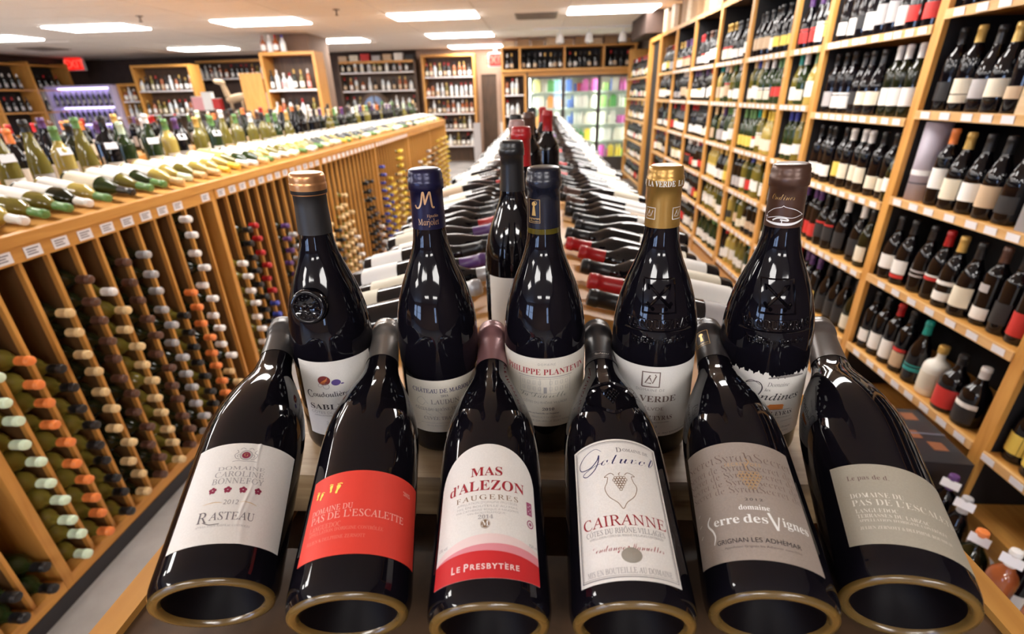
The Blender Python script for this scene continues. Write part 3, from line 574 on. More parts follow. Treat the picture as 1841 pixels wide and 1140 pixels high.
put_ink(lb, p, Ink().text('2014', 10.3, 72.6, 2.6, 'sr', 8).text('LAUDUN', 10.4, 64.2, 5.2, 'sr', 29).text('CÔTES DU RHÔNE VILLAGES', 7.5, 55.9, 3.4, 'sr', 60).text('CUVÉE TRADITION', 10, 44.8, 3.8, 'sr', 46), I_grey)
k = Ink()
for s_ in (-1, 1):
    k.stroke([(10+s_*17, 64), (10+s_*24, 72), (10+s_*30, 66), (10+s_*24, 62), (10+s_*20, 66)], .35).stroke([(10+s_*4, 52), (10+s_*12, 58), (10+s_*20, 54), (10+s_*14, 50)], .3).stroke([(10+s_*16, 58), (10+s_*26, 56), (10+s_*32, 60)], .3)
k.text('APPELLATION CÔTES DU RHÔNE VILLAGES LAUDUN CONTROLÉE', 8, 40, 1.2, 'sr', 50).text('MIS EN BOUTEILLE AU CHÂTEAU', 8, 36.6, 1.4, 'sr', 38)
put_ink(lb, p, k, I_lgrey, 'flourish')
# U2: blue-black capsule with a gold badge
t, p, cp, L = upr('upright dark bottle with blue-black capsule and small gold vintner badge, middle', (.0064, .447, -.3495), (.0034, .447, -.0585), mat('blue black capsule', (0.012, 0.013, 0.024), .26, .2))
put_ink(cp, p, Ink().stroke([(-15, 243.6), (-3.4, 243.6), (-3.4, 264.4), (-15, 264.4), (-15, 243.6)], .4, smooth=False).disc(-9.2, 260.4, 2.0).ring(-7.9, 261.2, 1.6, .4).poly([(-11.3, 250), (-7.2, 250), (-8.2, 258.4), (-10.2, 258.4)]).text('vigneron', -9.2, 246.6, 2.2, 'sans', 10.6).text('independant', -9.2, 244.6, 1.1, 'sans', 10), I_gold, 'badge', eps=.8)
link('wine_line', MB().lathe(mm([(r_at(p, 233)+.15, 233), (r_at(p, 237.8)+.15, 237.8)]), 48).mesh('wine_line', [mat('empty olive glass neck', (0.075, 0.058, 0.006), .1)]), t)
lb = put_label(t, p, 'label', label_ink(-56, 53, 38.6, 118.5), paper_c)
put_ink(lb, p, Ink().text('PHILIPPE PLANTEVIN', 1.0, 100.2, 6.4, 'sb', 88, thin=-.004), I_red)
put_ink(lb, p, Ink().text('DOMAINE', 1.7, 110.6, 2.6, 'sans', 17, spacing=1.3, thin=-.02).text('CÔTES DU RHÔNE VILLAGES', 0, 66.6, 2.6, 'sans', 46, thin=-.02).text('Mis en bouteille au Domaine', -2, 54, 1.8, 'sb', 32).text('PRODUCT OF FRANCE', 1, 49, 2.0, 'sans', 30, thin=-.02).text('OLIVIER DAURELLE SELECTION', 1, 44.4, 2.2, 'sans', 48, thin=-.02), I_grey)
put_ink(lb, p, Ink().text('2010', 3.0, 58.4, 3.2, 'sb', 12), I_dark)
k = Ink()
k.stroke([(-28, 97.6), (28, 97.6)], .8, smooth=False).stroke([(-26, 95.6), (26, 95.6)], .3, smooth=False)
for s_ in (-26, -5, 5, 26): k.stroke([(s_, 95.6), (s_, 78)], .3, smooth=False)
for i in range(9):
    for j in range(2):
        if i == 4: continue
        x_ = -22+i*5.5; k.stroke([(x_-1.1, 82+j*7), (x_+1.1, 82+j*7), (x_+1.1, 86+j*7), (x_-1.1, 86+j*7), (x_-1.1, 82+j*7)], .3, smooth=False)
k.rect(-1.6, 1.6, 79, 86)
for j in range(5): k.stroke([(-28+j*1.2, 78.6-.0*j), (-14+j*7, 78.2)], .25, smooth=False)
put_ink(lb, p, k, I_lgrey, 'house_drawing')
put_ink(lb, p, Ink().text('La', -22, 73.6, 6.4, 'sc', 9.5, thin=-.02).text('Daurelle', 4, 73.6, 6.4, 'sc', 36, thin=-.02), mat('grey green print', (0.20, 0.21, 0.17), .6))
# relief arms pressed into the shoulder of two bottles
def relief(t, p, u0):
    E = Ink(); z0 = 180
    E.stroke([(u0-15, z0-16), (u0+15, z0-16), (u0+13.5, z0+14), (u0-13.5, z0+14), (u0-15, z0-16)], 2.2, ridge=1.9, smooth=False)
    for s_ in (-1, 1):
        E.stroke([(u0+s_*-8, z0-9), (u0+s_*8, z0+8)], 2.8, ridge=2.2, smooth=False)
        for w_ in ((-9, -10), (-6, -12), (-10.4, -7.6)): E.stroke([(u0+s_*w_[0]-1, z0+w_[1]), (u0+s_*w_[0], z0+w_[1]+1.2), (u0+s_*w_[0]+1, z0+w_[1]), (u0+s_*w_[0], z0+w_[1]-1.2), (u0+s_*w_[0]-1, z0+w_[1])], 1.6, ridge=1.8)
        E.stroke([(u0+s_*6, z0+8), (u0+s_*10, z0+9), (u0+s_*9, z0+5)], 2.0, ridge=1.8, smooth=False)
    E.text('VACQUEYRAS', u0, z0-30, 8.0, 'sb', 62, bevel=.045)
    E.stroke([(u0-33, z0-33), (u0, z0-33), (u0+33, z0-33)], 1.6, ridge=1.6, smooth=False)
    E.text('Appellation Contrôlée', u0, z0-43, 5.6, 'sb', 54, bevel=.045, wave=lambda x: -2.2+.0035*x*x)
    put_ink(t, p, E, glass_red, 'embossed_arms', eps=.05)
# U3: bronze-gold capsule
t, p, cp, L = upr('upright embossed dark bottle with bronze-gold capsule and square monogram label', (.1197, .447, -.3499), (.1109, .447, -.0589), mat('bronze gold capsule', (0.40, 0.225, 0.055), .3, .55))
k = Ink()
for u_ in (-6.5, 18, 42, -31): k.text('LA VERDE', u_, L-16.4, 4.8, 'sb', 22)
def mono(k, u, v, s, w_): k.stroke([(u-s, v-s), (u+s, v-s), (u+s, v+s), (u-s, v+s), (u-s, v-s)], w_, smooth=False).stroke([(u-.1*s, v+.6*s), (u-.65*s, v-.5*s), (u+.05*s, v-.5*s)], w_*.9, smooth=False).stroke([(u-.15*s, v+.25*s), (u+.2*s, v-.5*s), (u+.6*s, v+.55*s)], w_*.9, smooth=False)
put_ink(cp, p, k, I_pale, 'print', eps=2.3)
k = Ink()
for u_ in (-15, 10, -40, 35): mono(k, u_, 251, 5.0, .7)
put_ink(cp, p, k, I_pale, 'monogram', eps=.8)
relief(t, p, -5)
lb = put_label(t, p, 'label', label_ink(-61, 48, 28.5, 110.3), paper_w)
k = Ink(); mono(k, -9, 96, 8.2, 1.5); k.disc(-5, 101.4, .7, n=8).text('LA VERDE', -9, 70.4, 6.8, 'sb', 52).text('PRÉLVDE', -8, 60.4, 3.6, 'sans', 26, thin=-.01).text('VACQUEYRAS', -5, 48.8, 5.0, 'sb', 40)
put_ink(lb, p, k, I_taupe)
put_ink(lb, p, Ink().text('DOMAINE DE', -9, 82.6, 2.8, 'sans', 27, spacing=1.2, thin=-.015).text('Appellation Vacqueyras contrôlée', -4, 45.2, 1.4, 'sans', 32).text('2013', -4, 39.4, 2.2, 'sb', 8).text('MIS EN BOUTEILLE AU DOMAINE', 0, 31.4, 1.6, 'sans', 70), I_grey)
# U4: brown capsule
t, p, cp, L = upr('upright embossed dark bottle with chocolate brown capsule, rightmost of the five', (.2335, .447, -.3504), (.2178, .447, -.0594), mat('chocolate capsule', (0.085, 0.040, 0.026), .32, .3))
k = Ink()
for u_ in (-9, 24): k.text('Ondines', u_, 262.5, 5.4, 'sc', 18, thin=-.015)
put_ink(cp, p, k, I_gold, 'print', eps=.8)
k = Ink()
for u_ in (-6, 40):
    k.stroke([(u_-15, 250), (u_-9, 254.5), (u_-3, 256.5), (u_-1.6, 257.6), (u_, 256.6), (u_+8, 254), (u_+16, 249)], .5).stroke([(u_-16, 243.4), (u_-6, 241.8), (u_+6, 241.8), (u_+17, 245)], 2.4, taper=True).stroke([(u_-14, 246), (u_-4, 248.4), (u_+6, 247), (u_+15, 249.4)], .5).stroke([(u_-9, 244.6), (u_-5, 247), (u_+1, 246.8), (u_+3, 244.8), (u_-3, 245.4)], 1.2).stroke([(u_-1.8, 246), (u_-1.6, 242)], .8, smooth=False).stroke([(u_-15.5, 249), (u_-15.5, 243)], .5, smooth=False).stroke([(u_-17, 247), (u_-14, 247.4)], .5, smooth=False)
put_ink(cp, p, k, I_white, 'hill_drawing', eps=.85)
relief(t, p, -9)
jag = lambda u: 104 + 1.6*math.sin(u*.9) + 1.1*math.sin(u*2.3+1) - (3.5 if u > -8 else 0) + (2.6 if u > 12 else 0)
lb = put_label(t, p, 'label', label_ink(-51, 42, 30.5, jag, 90), paper_w)
put_ink(lb, p, label_ink(-10, 26, lambda u: 99.5 + .06*u - .004*u*u, lambda u: 99.6 + 3.2*math.sin((u+10)/36*math.pi) + .4*math.sin(u*2)), mat('grey hill print', (0.22, 0.20, 0.19), .6), 'hill', cut=0)
put_ink(lb, p, Ink().text('Domaine', 0, 90, 4.6, 'si', 20, thin=-.008).text('les', -9, 84.6, 3.0, 'si', 5).text('ndines', 4.2, 74.6, 7.4, 'sr', 38, shear=.0, thin=.004).stroke([(-16, 91), (-24, 95), (-31, 88), (-31.5, 79), (-25, 75), (-17, 79), (-14, 88), (-18, 94), (-27, 92), (-34, 84), (-35, 76)], 1.0, taper=True).text('VACQUEYRAS', 0, 56.4, 4.8, 'sb', 38, thin=-.006), I_dark)
k = Ink().rect(-14, -6, 63.6, 66.6).rect(-6, 8, 63.6, 67.6).poly([(-7, 67.6), (9, 67.6), (7, 69.6), (-5, 69.6)]).poly([(-15, 66.6), (-5, 66.6), (-7, 68.4), (-13, 68.4)])
put_ink(lb, p, k, I_orange, 'house_drawing')
put_ink(lb, p, Ink().stroke([(-22, 62.8), (-6, 63.4), (16, 62.6)], .5).text('APPELLATION VACQUEYRAS CONTROLÉE', 1, 53, 1.4, 'sr', 36).stroke([(-20, 49), (-6, 49)], .3, smooth=False).stroke([(8, 49), (22, 49)], .3, smooth=False).text('H', -1, 46, 4, 'si').text('Mis en bouteille au Domaine', 4, 40.4, 2.2, 'si', 34).text('PRODUIT DE FRANCE', 4, 36, 1.4, 'sr', 30), I_grey)

# ------------------------------------------------------------------ end tray the featured bottles stand in
Zb = CAM_Z - .3505                                              # step height
et = thing('end_display_tray', 'honey wood display tray with a raised step holding the featured bottles', 'display tray', (.01, .33, 0))
box_part('side_rail', et, (-.334, -.314, -.20, .19, Zb-.14, CAM_Z-.345), wood_y); box_part('side_rail', et, (.314, .334, -.20, .19, Zb-.14, CAM_Z-.345), wood_y)
box_part('front_lip', et, (-.314, .314, -.20, -.132, Zb-.14, CAM_Z-.352), wood_x)
box_part('front_ledge', et, (-.314, .314, -.132, -.045, Zb-.10, CAM_Z-.3515), dark_wood)  # dark colour stands in for ledge wood lying in shadow
box_part('step_board', et, (-.312, .312, .042, .175, Zb-.018, Zb), step_wood)
box_part('step_face', et, (-.312, .312, .046, .062, Zb-.055, Zb-.018), step_wood)
box_part('tray_floor', et, (-.314, .314, -.132, .19, Zb-.14, Zb-.12), dark_wood)  # shadow under the bottles is put into the dark floor colour
box_part('base_cabinet', et, (-.33, .33, -.19, .19, 0, Zb-.14), wood_z)

# ------------------------------------------------------------------ centre island
ci = thing('display_island', 'long honey wood centre island carrying rows of reclining dark bottles', 'display island', (0, .53, 0))
LY = 8.0
box_part('body', ci, (-.33, .33, 0, LY, .08, 1.05), wood_z); box_part('kick_board', ci, (-.30, .30, .03, LY-.03, 0, .08), kick_m)
for s_ in (-1, 1):
    m = MB().hexa([(s_*.34, 0, 1.12), (s_*.34, LY, 1.12), (s_*.05, LY, 1.185), (s_*.05, 0, 1.185), (s_*.34, 0, 1.145), (s_*.34, LY, 1.145), (s_*.05, LY, 1.21), (s_*.05, 0, 1.21)])
    link('sloped_board', m.mesh('sloped_board', [wood_y]), ci)
    box_part('edge_lip', ci, (s_*.345-.005, s_*.345+.005, 0, LY, 1.03, 1.144), wood_y)
box_part('ridge_board', ci, (-.055, .055, 0, LY, 1.05, 1.205), wood_y)
box_part('end_panel', ci, (-.33, .33, 0, .02, 1.05, 1.10), wood_x)
lay_lab = [('white', 30, 110, 1.25), ('cream', 28, 116, 1.2), ('white', 24, 96, 1.3), ('grey', 30, 110, 1.2), ('white', 36, 120, 1.25), ('cream', 34, 104, 1.15), ('tan', 30, 112, 1.2), ('white', 30, 100, 1.1)]
for s_ in (-1, 1):
    y = .735 if s_ < 0 else .76; i = 0
    side = 'left' if s_ < 0 else 'right'
    while y < 8.35:
        sh = random.choice(['bord', 'bord', 'burg']); Rm = .041 if sh == 'burg' else .037
        lab = random.choice(lay_lab); capc = random.choice(['black', 'black', 'black', 'black', 'black', 'brown', 'black', 'red', 'silver', 'purple', 'black'])
        if s_ < 0 and i == 0: lab, sh, capc = ('grey', 26, 118, 1.3), 'bord', 'black'
        if s_ < 0 and i in (1, 2): lab = ('cream', 30, 112, 1.2)
        if s_ > 0 and i == 1: capc = 'red'
        near = any(abs(y+.02-ry) < .075 for rx, ry in ((-.036, .653), (-.029, .80), (-.045, 1.02), (.024, 1.58), (-.06, 1.30), (-.03, 1.44), (-.03, 1.95), (.012, 2.35))); of_ = (.042 if s_ < 0 else .012) if near else 0
        xb, xc = s_*(.362+of_+random.uniform(-.008, .008)), s_*(.072+of_)
        zb = 1.1295 + Rm*1.02 + .0005; sl = .0855/.38
        sk_ = .02+random.uniform(-.012, .012)
        zc = zb + (abs(xb)-abs(xc))*sl*.96
        spin = random.uniform(-.5, .5) + (-.25 if s_ > 0 else .25)
        if i == 0 and s_ < 0: spin = .55
        M = lie((xb, y, zb), (xc, y+sk_, zc), (0, 0, 1), spin)
        t = place_bottle('dark wine bottle lying on %s slope of centre island, %s from the front' % (side, ordn(i)), M, sh, 'red', capc, [lab], 'bottles reclining on the centre island', name='reclining_wine_bottle', parts=(y < 2.4), seg=(28 if y < 1.6 else 16 if y < 2.6 else 12))
        if i == 0 and s_ < 0:
            pb = prof_bord(); lb_ = [c for c in t.children if c.name.startswith('label')][0]
            put_ink(lb_, pb, Ink().text('CHATEAU', 0, 96, 8.0, 'sb', 56, thin=-.006).text('ST MARTIN', 0, 78, 8.0, 'sb', 60, thin=-.006).text('COTES DU RHONE', 0, 64, 5.0, 'sb', 60).stroke([(-26, 74), (26, 74)], .5, smooth=False), I_pale, eps=.9)
        y += .0862 if sh == 'burg' else .0815; i += 1
# standing bottles along the ridge
ridge = [(-.036, .653, 'burg', 'black', 'white', 'tall dark sloping bottle with black capsule right behind the featured bottles'),
         (-.029, .80, 'bord', 'red', 'white', 'dark upright bottle with wine-red capsule on the island ridge'),
         (-.045, 1.02, 'bord', 'rose', 'cream', 'dark upright bottle with pale rose capsule on the island ridge'),
         (.024, 1.58, 'bord', 'red', 'white', 'round-shouldered dark bottle with bright red capsule on the island ridge'),
         (-.060, 1.30, 'bord', 'black', 'white', 'dark upright bottle with black capsule, fourth back along the island ridge'),
         (-.030, 1.44, 'bord', 'brown', 'cream', 'dark upright bottle with brown capsule beside the bright red one'),
         (-.030, 1.95, 'bord', 'black', 'white', 'dark upright bottle with black capsule behind the bright red capsule'),
         (.012, 2.35, 'burg', 'red', 'cream', 'distant dark bottle with red capsule on the island ridge')]
for x_, y_, sh, cc, lc, lab in ridge: place_bottle(lab, stand(x_, y_, 1.2052), sh, 'red', cc, [(lc, 40, 120, .9)], 'bottles standing on the island ridge', parts=True, seg=40)
# ------------------------------------------------------------------ left wine bins under a long counter
XC = -1.6
BAYS = [-.24, 1.04, 2.32, 3.6, 4.88, 6.16, 7.44, 8.72]
BN = ['nearest', 'second', 'third', 'fourth', 'fifth', 'sixth', 'farthest']
slat_me = MB().box(-.39, -.022, -.0055, .0055, .10, 1.115, 1).box(-.022, -.004, -.006, .006, .10, 1.115, 0).mesh('slat', [wood_z, slat_shade_wood])
side_me = MB().box(-.40, -.05, -.016, .016, .0, 1.165, 1).box(-.05, .0, -.016, .016, .0, 1.165, 0).mesh('side_panel', [wood_z, wood_z])
tagL = MB().box(0, .0015, -.028, .028, -.017, .017).mesh('price_tag', [tag_m])
tagLp = MB()
for q in range(3): tagLp.box(.0016, .0019, -.021, -.021+(.04, .03, .034)[q], .007-q*.008, .0105-q*.008)
tagLp = tagLp.mesh('tag_print', [tag_ink])
bin_glass = {c: cached(('bin', c), lambda c=c: None) for c in ()}
def bin_mesh(glass, cap, parts):
    key = ('binb', glass, cap, parts)
    def make():
        p = prof_bord(38.5, 298, 14.4); sg = 14
        g = MB().lathe(glass_prof(p, False), sg, 0); c = MB().lathe(cap_prof(p, 252, 298, .7), sg, 0 if parts else 1)
        if parts: return g.mesh('glass_body', [GL[glass]]), c.mesh('capsule', [capm(cap)])
        o = len(g.v); g.v += c.v; g.f += [[i+o for i in f] for f in c.f]; g.m += c.m; g.sm += c.sm
        return g.mesh('wine_bottle', [GL[glass], capm(cap)])
    return cached(key, make)
COLS = {0: [('', 0)]*9 + [('black', 2, 'green'), ('black', 1, 'green'), ('black', 2, 'green'), ('black', 2, 'green')],
        1: [('mint', 10, 'whiteo'), ('orange', 10, 'whiteo'), ('black', 9, 'whiteo'), ('beige', 11, 'olive'), ('brown', 12, 'olive'), ('beige', 11, 'whiteo'), ('brown', 12, 'olive'), ('silver', 12, 'olive'), ('black', 8, 'whiteo'), ('orange', 9, 'olive'), ('white', 13, 'olive'), ('', 0), ('', 0)],
        2: [('white', 9, 'whiteo'), ('black', 11, 'olive'), ('red', 11, 'olive'), ('', 0), ('', 0), ('purple', 10, 'olive'), ('silver', 9, 'olive'), ('black', 8, 'olive'), ('blue', 5, 'olive'), ('red', 7, 'olive'), ('', 0), ('white', 7, 'olive'), ('beige', 8, 'olive')],
        3: [('black', 7, 'olive'), ('beige', 9, 'whiteo'), ('beige', 10, 'whiteo'), ('beige', 8, 'whiteo'), ('white', 5, 'olive'), ('', 0), ('', 0), ('', 0), ('black', 10, 'olive'), ('black', 10, 'olive'), ('brown', 6, 'olive'), ('white', 4, 'olive'), ('black', 5, 'olive')],
        4: [('blue', 11, 'olive'), ('yellow', 8, 'whiteo'), ('blue', 8, 'olive'), ('yellow', 9, 'whiteo'), ('yellow', 8, 'whiteo'), ('', 0), ('beige', 9, 'olive'), ('yellow', 12, 'whiteo'), ('yellow', 12, 'whiteo'), ('black', 9, 'olive'), ('', 0), ('', 0), ('black', 7, 'olive')],
        5: [('', 0), ('black', 8, 'olive'), ('beige', 6, 'olive'), ('', 0), ('white', 9, 'olive'), ('', 0), ('silver', 8, 'olive'), ('yellow', 9, 'olive'), ('', 0), ('beige', 8, 'olive'), ('white', 10, 'olive'), ('', 0), ('black', 9, 'olive')],
        6: [('', 0), ('beige', 10, 'olive'), ('brown', 10, 'olive'), ('', 0), ('yellow', 11, 'olive'), ('', 0), ('beige', 9, 'olive'), ('', 0), ('yellow', 11, 'olive'), ('beige', 11, 'olive'), ('', 0), ('yellow', 11, 'olive'), ('yellow', 11, 'olive')]}
CAPN = dict(mint='mint-green', beige='cork-beige', silver='silvery')
pitch = (1.28-.032)/13
rest = []
for b in range(7):
    y0, y1 = BAYS[b], BAYS[b+1]
    cab = thing('bin_cabinet', 'honey wood wine bin with slatted slots, %s bay of the left counter' % BN[b], 'cabinet', (XC, y0, 0), 0, 'bin cabinets under the left counter')
    link('side_panel', side_me, cab, (0, .001, 0))
    if b == 6: link('side_panel', side_me, cab, (0, y1-y0-.017, 0))
    box_part('back_panel', cab, (-.415, -.40, 0, y1-y0, 0, 1.14), slat_shade_wood)
    box_part('bottom_board', cab, (-.40, 0, .017, y1-y0-.016, .055, .10), wood_y)
    box_part('kick_strip', cab, (-.02, .006, 0, y1-y0, 0, .055), kick_m)
    rl = box_part('tag_rail', cab, (-.02, .004, .017, y1-y0-.016, 1.115, 1.165), wood_y)
    for j in range(13):
        yc = .016 + pitch*(j+.5)
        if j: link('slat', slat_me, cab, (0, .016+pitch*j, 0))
        if b < 5 and (b, j) != (1, 11):
            tg = link('price_tag', tagL, rl, (.0045, yc, 1.139)); 
            if b < 3: link('tag_print', tagLp, cab, (.0046, yc, 1.139))
        spec = COLS[b][j]
        if not spec[0]: continue
        cc, n, gl = spec
        for k in range(n):
            st = (.006 if k % 2 else -.006) * (2.2 if cc == 'white' and b == 1 else 1)
            z = .10 + .0395 + k*.0782; y = y0 + yc + st + random.uniform(-.002, .002); dx = random.uniform(-.012, .012)
            c2 = cc
            if b == 1 and j == 5 and k >= 10: c2 = 'white'
            if b == 1 and j == 10 and k < 3: c2 = 'beige'
            if b == 2 and j == 2 and k < 5: c2 = 'blue'
            M = lie((XC-.25+dx, y, z), (XC+.045+dx, y + random.uniform(-.003, .003), z+.004), (0, 0, 1))
            if b <= 3:
                parts = b <= 1
                lab = '%s-capped bottle, %s from bottom in %s slot of %s left bin bay' % (CAPN.get(c2, c2), ordn(k), ordn(j), BN[b])
                gname = '%s caps in %s slot of %s left bin' % (CAPN.get(c2, c2), ordn(j), BN[b])
                if parts:
                    d = bin_mesh(gl, c2, True); t = thing('binned_wine_bottle', lab, 'bottle', mtx=M, group=gname); link('glass_body', d[0], t); link('capsule', d[1], t)
                else: tag(link('binned_wine_bottle', bin_mesh(gl, c2, False), mtx=M), lab, 'bottle', gname)
            else: rest.append((M, gl, c2))
# the many far bottles past the first three hundred are one mass
mb = MB(); ml = []
for M, gl, c2 in rest:
    for nm, pr in ((gl, glass_prof(prof_bord(38.5, 298, 14.4), False)), (c2, cap_prof(prof_bord(38.5, 298, 14.4), 252, 298, .7))):
        mt = GL[nm] if nm in GL and pr[0][0] < .001 else capm(nm)
        if mt not in ml: ml.append(mt)
        mb.lathe(pr, 8, ml.index(mt), M=M)
o = tag(link('binned_bottles', mb.mesh('binned_bottles', ml)), 'mass of far binned bottles with yellow, beige and dark caps', 'bottles'); o['kind'] = 'stuff'
# counter top: trim, flat tray
ct = thing('countertop', 'long honey wood counter tray above the left wine bins', 'countertop', (XC, -.24, 0))
LC = 8.96
box_part('front_trim', ct, (-.022, .010, 0, LC, 1.166, 1.200), wood_y)
box_part('tray_board', ct, (-.95, -.022, 0, LC, 1.1655, 1.1755), wood_y)
link('sloped_board', MB().hexa([(-.40, 0, 1.176), (-.03, 0, 1.176), (-.03, LC, 1.176), (-.40, LC, 1.176), (-.40, 0, 1.232), (-.03, 0, 1.178), (-.03, LC, 1.178), (-.40, LC, 1.232)]).mesh('sloped_board', [wood_y]), ct)
box_part('back_trim', ct, (-.97, -.95, 0, LC, 1.13, 1.20), wood_y)
box_part('end_panel', ct, (-.97, .004, LC, LC+.03, 0, 1.2), wood_z)
box_part('rear_body', ct, (-.97, -.43, 0, LC, 0, 1.16), wood_z)
# reclining white wines, necks to the aisle
y = .62; i = 0
while y < 8.6:
    gl = random.choice(['white', 'white', 'whiteo', 'whiteo', 'white', 'olive', 'green']) if y < 4.2 else random.choice(['whiteo', 'red', 'red', 'olive', 'white'])
    cc = random.choice(['green', 'white', 'beige', 'white', 'mint', 'mint', 'black', 'beige', 'yellow']); sh = random.choice(['burg', 'bord', 'bord'])
    lc = random.choice(['white', 'white', 'white', 'white', 'cream', 'yellow' if y < 3 else 'white']); Rm = .041 if sh == 'burg' else .037
    zb = 1.232 + Rm; L_ = .292
    M = lie((XC-.345+random.uniform(-.01, .01), y, zb), (XC-.345+L_, y-.03+random.uniform(-.02, .02), zb-.048), (0, 0, 1), random.uniform(-.1, .5))
    place_bottle('%s glass bottle with %s capsule lying on left counter, %s from front' % (GNAME[gl], CAPN.get(cc, cc), ordn(i)), M, sh, gl, cc, [(lc, 18, 152, 1.4)], 'bottles reclining on the left counter', name='reclining_wine_bottle', parts=y < 3.4, seg=20 if y < 3 else 12)
    y += random.uniform(.086, .104); i += 1
# upright bottles behind them in two rows, some with a price card on the neck
card = MB().box(-.024, .024, -.0008, .0008, -.016, .016).mesh('neck_tag', [tag_m])
for row, (xx, ya, yb, st_) in enumerate(((-2.06, .9, 8.6, .135), (-2.33, .8, 8.6, .15))):
    y = ya; i = 0
    while y < yb:
        gl = random.choice(['white', 'whiteo', 'whiteo', 'green', 'red']) if (row == 0 and y < 4) else random.choice(['red', 'red', 'olive', 'green', 'whiteo'])
        cc = random.choice(['green', 'green', 'mint', 'beige', 'gold', 'white', 'black']) if gl in ('white', 'whiteo', 'green') else random.choice(['black', 'black', 'red', 'brown', 'white', 'purple', 'orange'])
        sh = random.choice(['burg', 'bord', 'bord', 'flute']); lc = random.choice(['white', 'cream', 'cream', 'grey', 'white', 'tan'])
        t = place_bottle('%s bottle with %s capsule standing in %s row of left counter, %s along' % (GNAME[gl], CAPN.get(cc, cc), ('front', 'rear')[row], ordn(i)), stand(xx+random.uniform(-.02, .02), y, 1.1758, R(62+random.uniform(-12, 12))), sh, gl, cc, [(lc, 40, 125, 1.0)], 'bottles standing on the left counter', name='standing_wine_bottle', parts=(y < 3.2 and row == 0), seg=20 if y < 3.2 else 12)
        if y < 3.2 and row == 0 and i % 2: link('neck_tag', card, t, (0, -.032, .20), (R(-24), 0, 0))
        y += st_*random.uniform(.85, 1.2); i += 1
# second island of reds further left
i2 = thing('display_island', 'distant honey wood island of upright red wines beyond the left counter', 'display island', (-3.9, 1.6, 0))
box_part('body', i2, (-.42, .42, 0, 6.6, .06, 1.12), wood_z); box_part('top_board', i2, (-.45, .45, -.02, 6.62, 1.12, 1.15), wood_y); box_part('kick_board', i2, (-.40, .40, .02, 6.58, 0, .06), kick_m)
i = 0
for xx in (-3.56, -3.8, -4.05):
    y = 1.75
    while y < 8.1:
        cc = random.choice(['black', 'black', 'red', 'brown', 'purple', 'white', 'gold', 'orange', 'green'])
        place_bottle('dark upright bottle with %s capsule on the distant left island, %s counted' % (cc, ordn(i) if i < 99 else 'hundred-and-' + ordn(i-100)), stand(xx+random.uniform(-.03, .03), y, 1.1502, R(60)), random.choice(['burg', 'bord']), random.choice(['red', 'red', 'olive']), cc, [(random.choice(['white', 'cream', 'grey', 'white']), 40, 125, 1.0)], 'bottles on the distant left island', name='distant_wine_bottle', seg=10)
        y += random.uniform(.15, .23); i += 1
# ------------------------------------------------------------------ right wall shelving
XS, XE = 1.6, 1.965
YB_ = [.62, 1.49, 2.34, 3.2, 3.62, 4.35, 5.06, 5.84, 6.6, 7.4]
RB = ['foremost', 'nearest', 'second', 'narrow third', 'fourth', 'fifth', 'sixth', 'seventh', 'farthest']
ZA = [.34, .715, 1.085, 1.445, 1.81]; ZB_ = [.33, .70, 1.045, 1.411, 1.764]; ZC = [.16, .49, .785, 1.107, 1.445, 1.76]
up_me = MB().box(0, .022, -.024, .024, 0, 2.23).mesh('upright', [wood_z]); sp_me = MB().box(.022, XE-XS, -.020, .020, 0, 2.23).mesh('side_panel', [black_m])
tagR = MB().hexa([(-.0015, -.025, -.013), (.0, -.025, -.013), (.0, .025, -.013), (-.0015, .025, -.013), (-.004, -.025, .013), (-.0025, -.025, .013), (-.0025, .025, .013), (-.004, .025, .013)]).mesh('price_tag', [tag_m])
SHN = {5: ['bottom', 'fourth', 'third', 'second', 'top'], 6: ['bottom', 'fifth', 'fourth', 'third', 'second', 'top']}
def design(whites):
    if whites: gl = random.choice(['white', 'whiteo', 'green', 'whiteo', 'green', 'red'])
    else: gl = random.choice(['red', 'red', 'red', 'red', 'olive'])
    cc = random.choice(['green', 'yellow', 'gold', 'blue', 'white', 'beige', 'teal']) if gl in ('white', 'whiteo', 'green') else random.choice(['black', 'black', 'black', 'black', 'red', 'gold', 'brown', 'purple', 'red', 'white'])
    lc = random.choice(['white', 'white', 'white', 'cream', 'white', 'cream', 'grey', 'tan', 'yellow', 'white', 'white', 'black', 'red'])
    sh = random.choice(['bord', 'bord', 'burg', 'burg', 'bord']); v0 = random.choice([30, 36, 50]); v1 = v0 + random.choice([60, 75, 85])
    lab = [(lc, v0, v1, 1.15)]
    if random.random() < .2: lab.append((random.choice(['white', 'red', 'gold' if False else 'yellow']), v1+6, v1+16, 1.1))
    return sh, gl, cc, lab
LCN = dict(white='white', cream='cream', grey='grey', tan='tan', yellow='yellow', black='black', red='red', orange='orange', teal='teal')
stuff_r = []
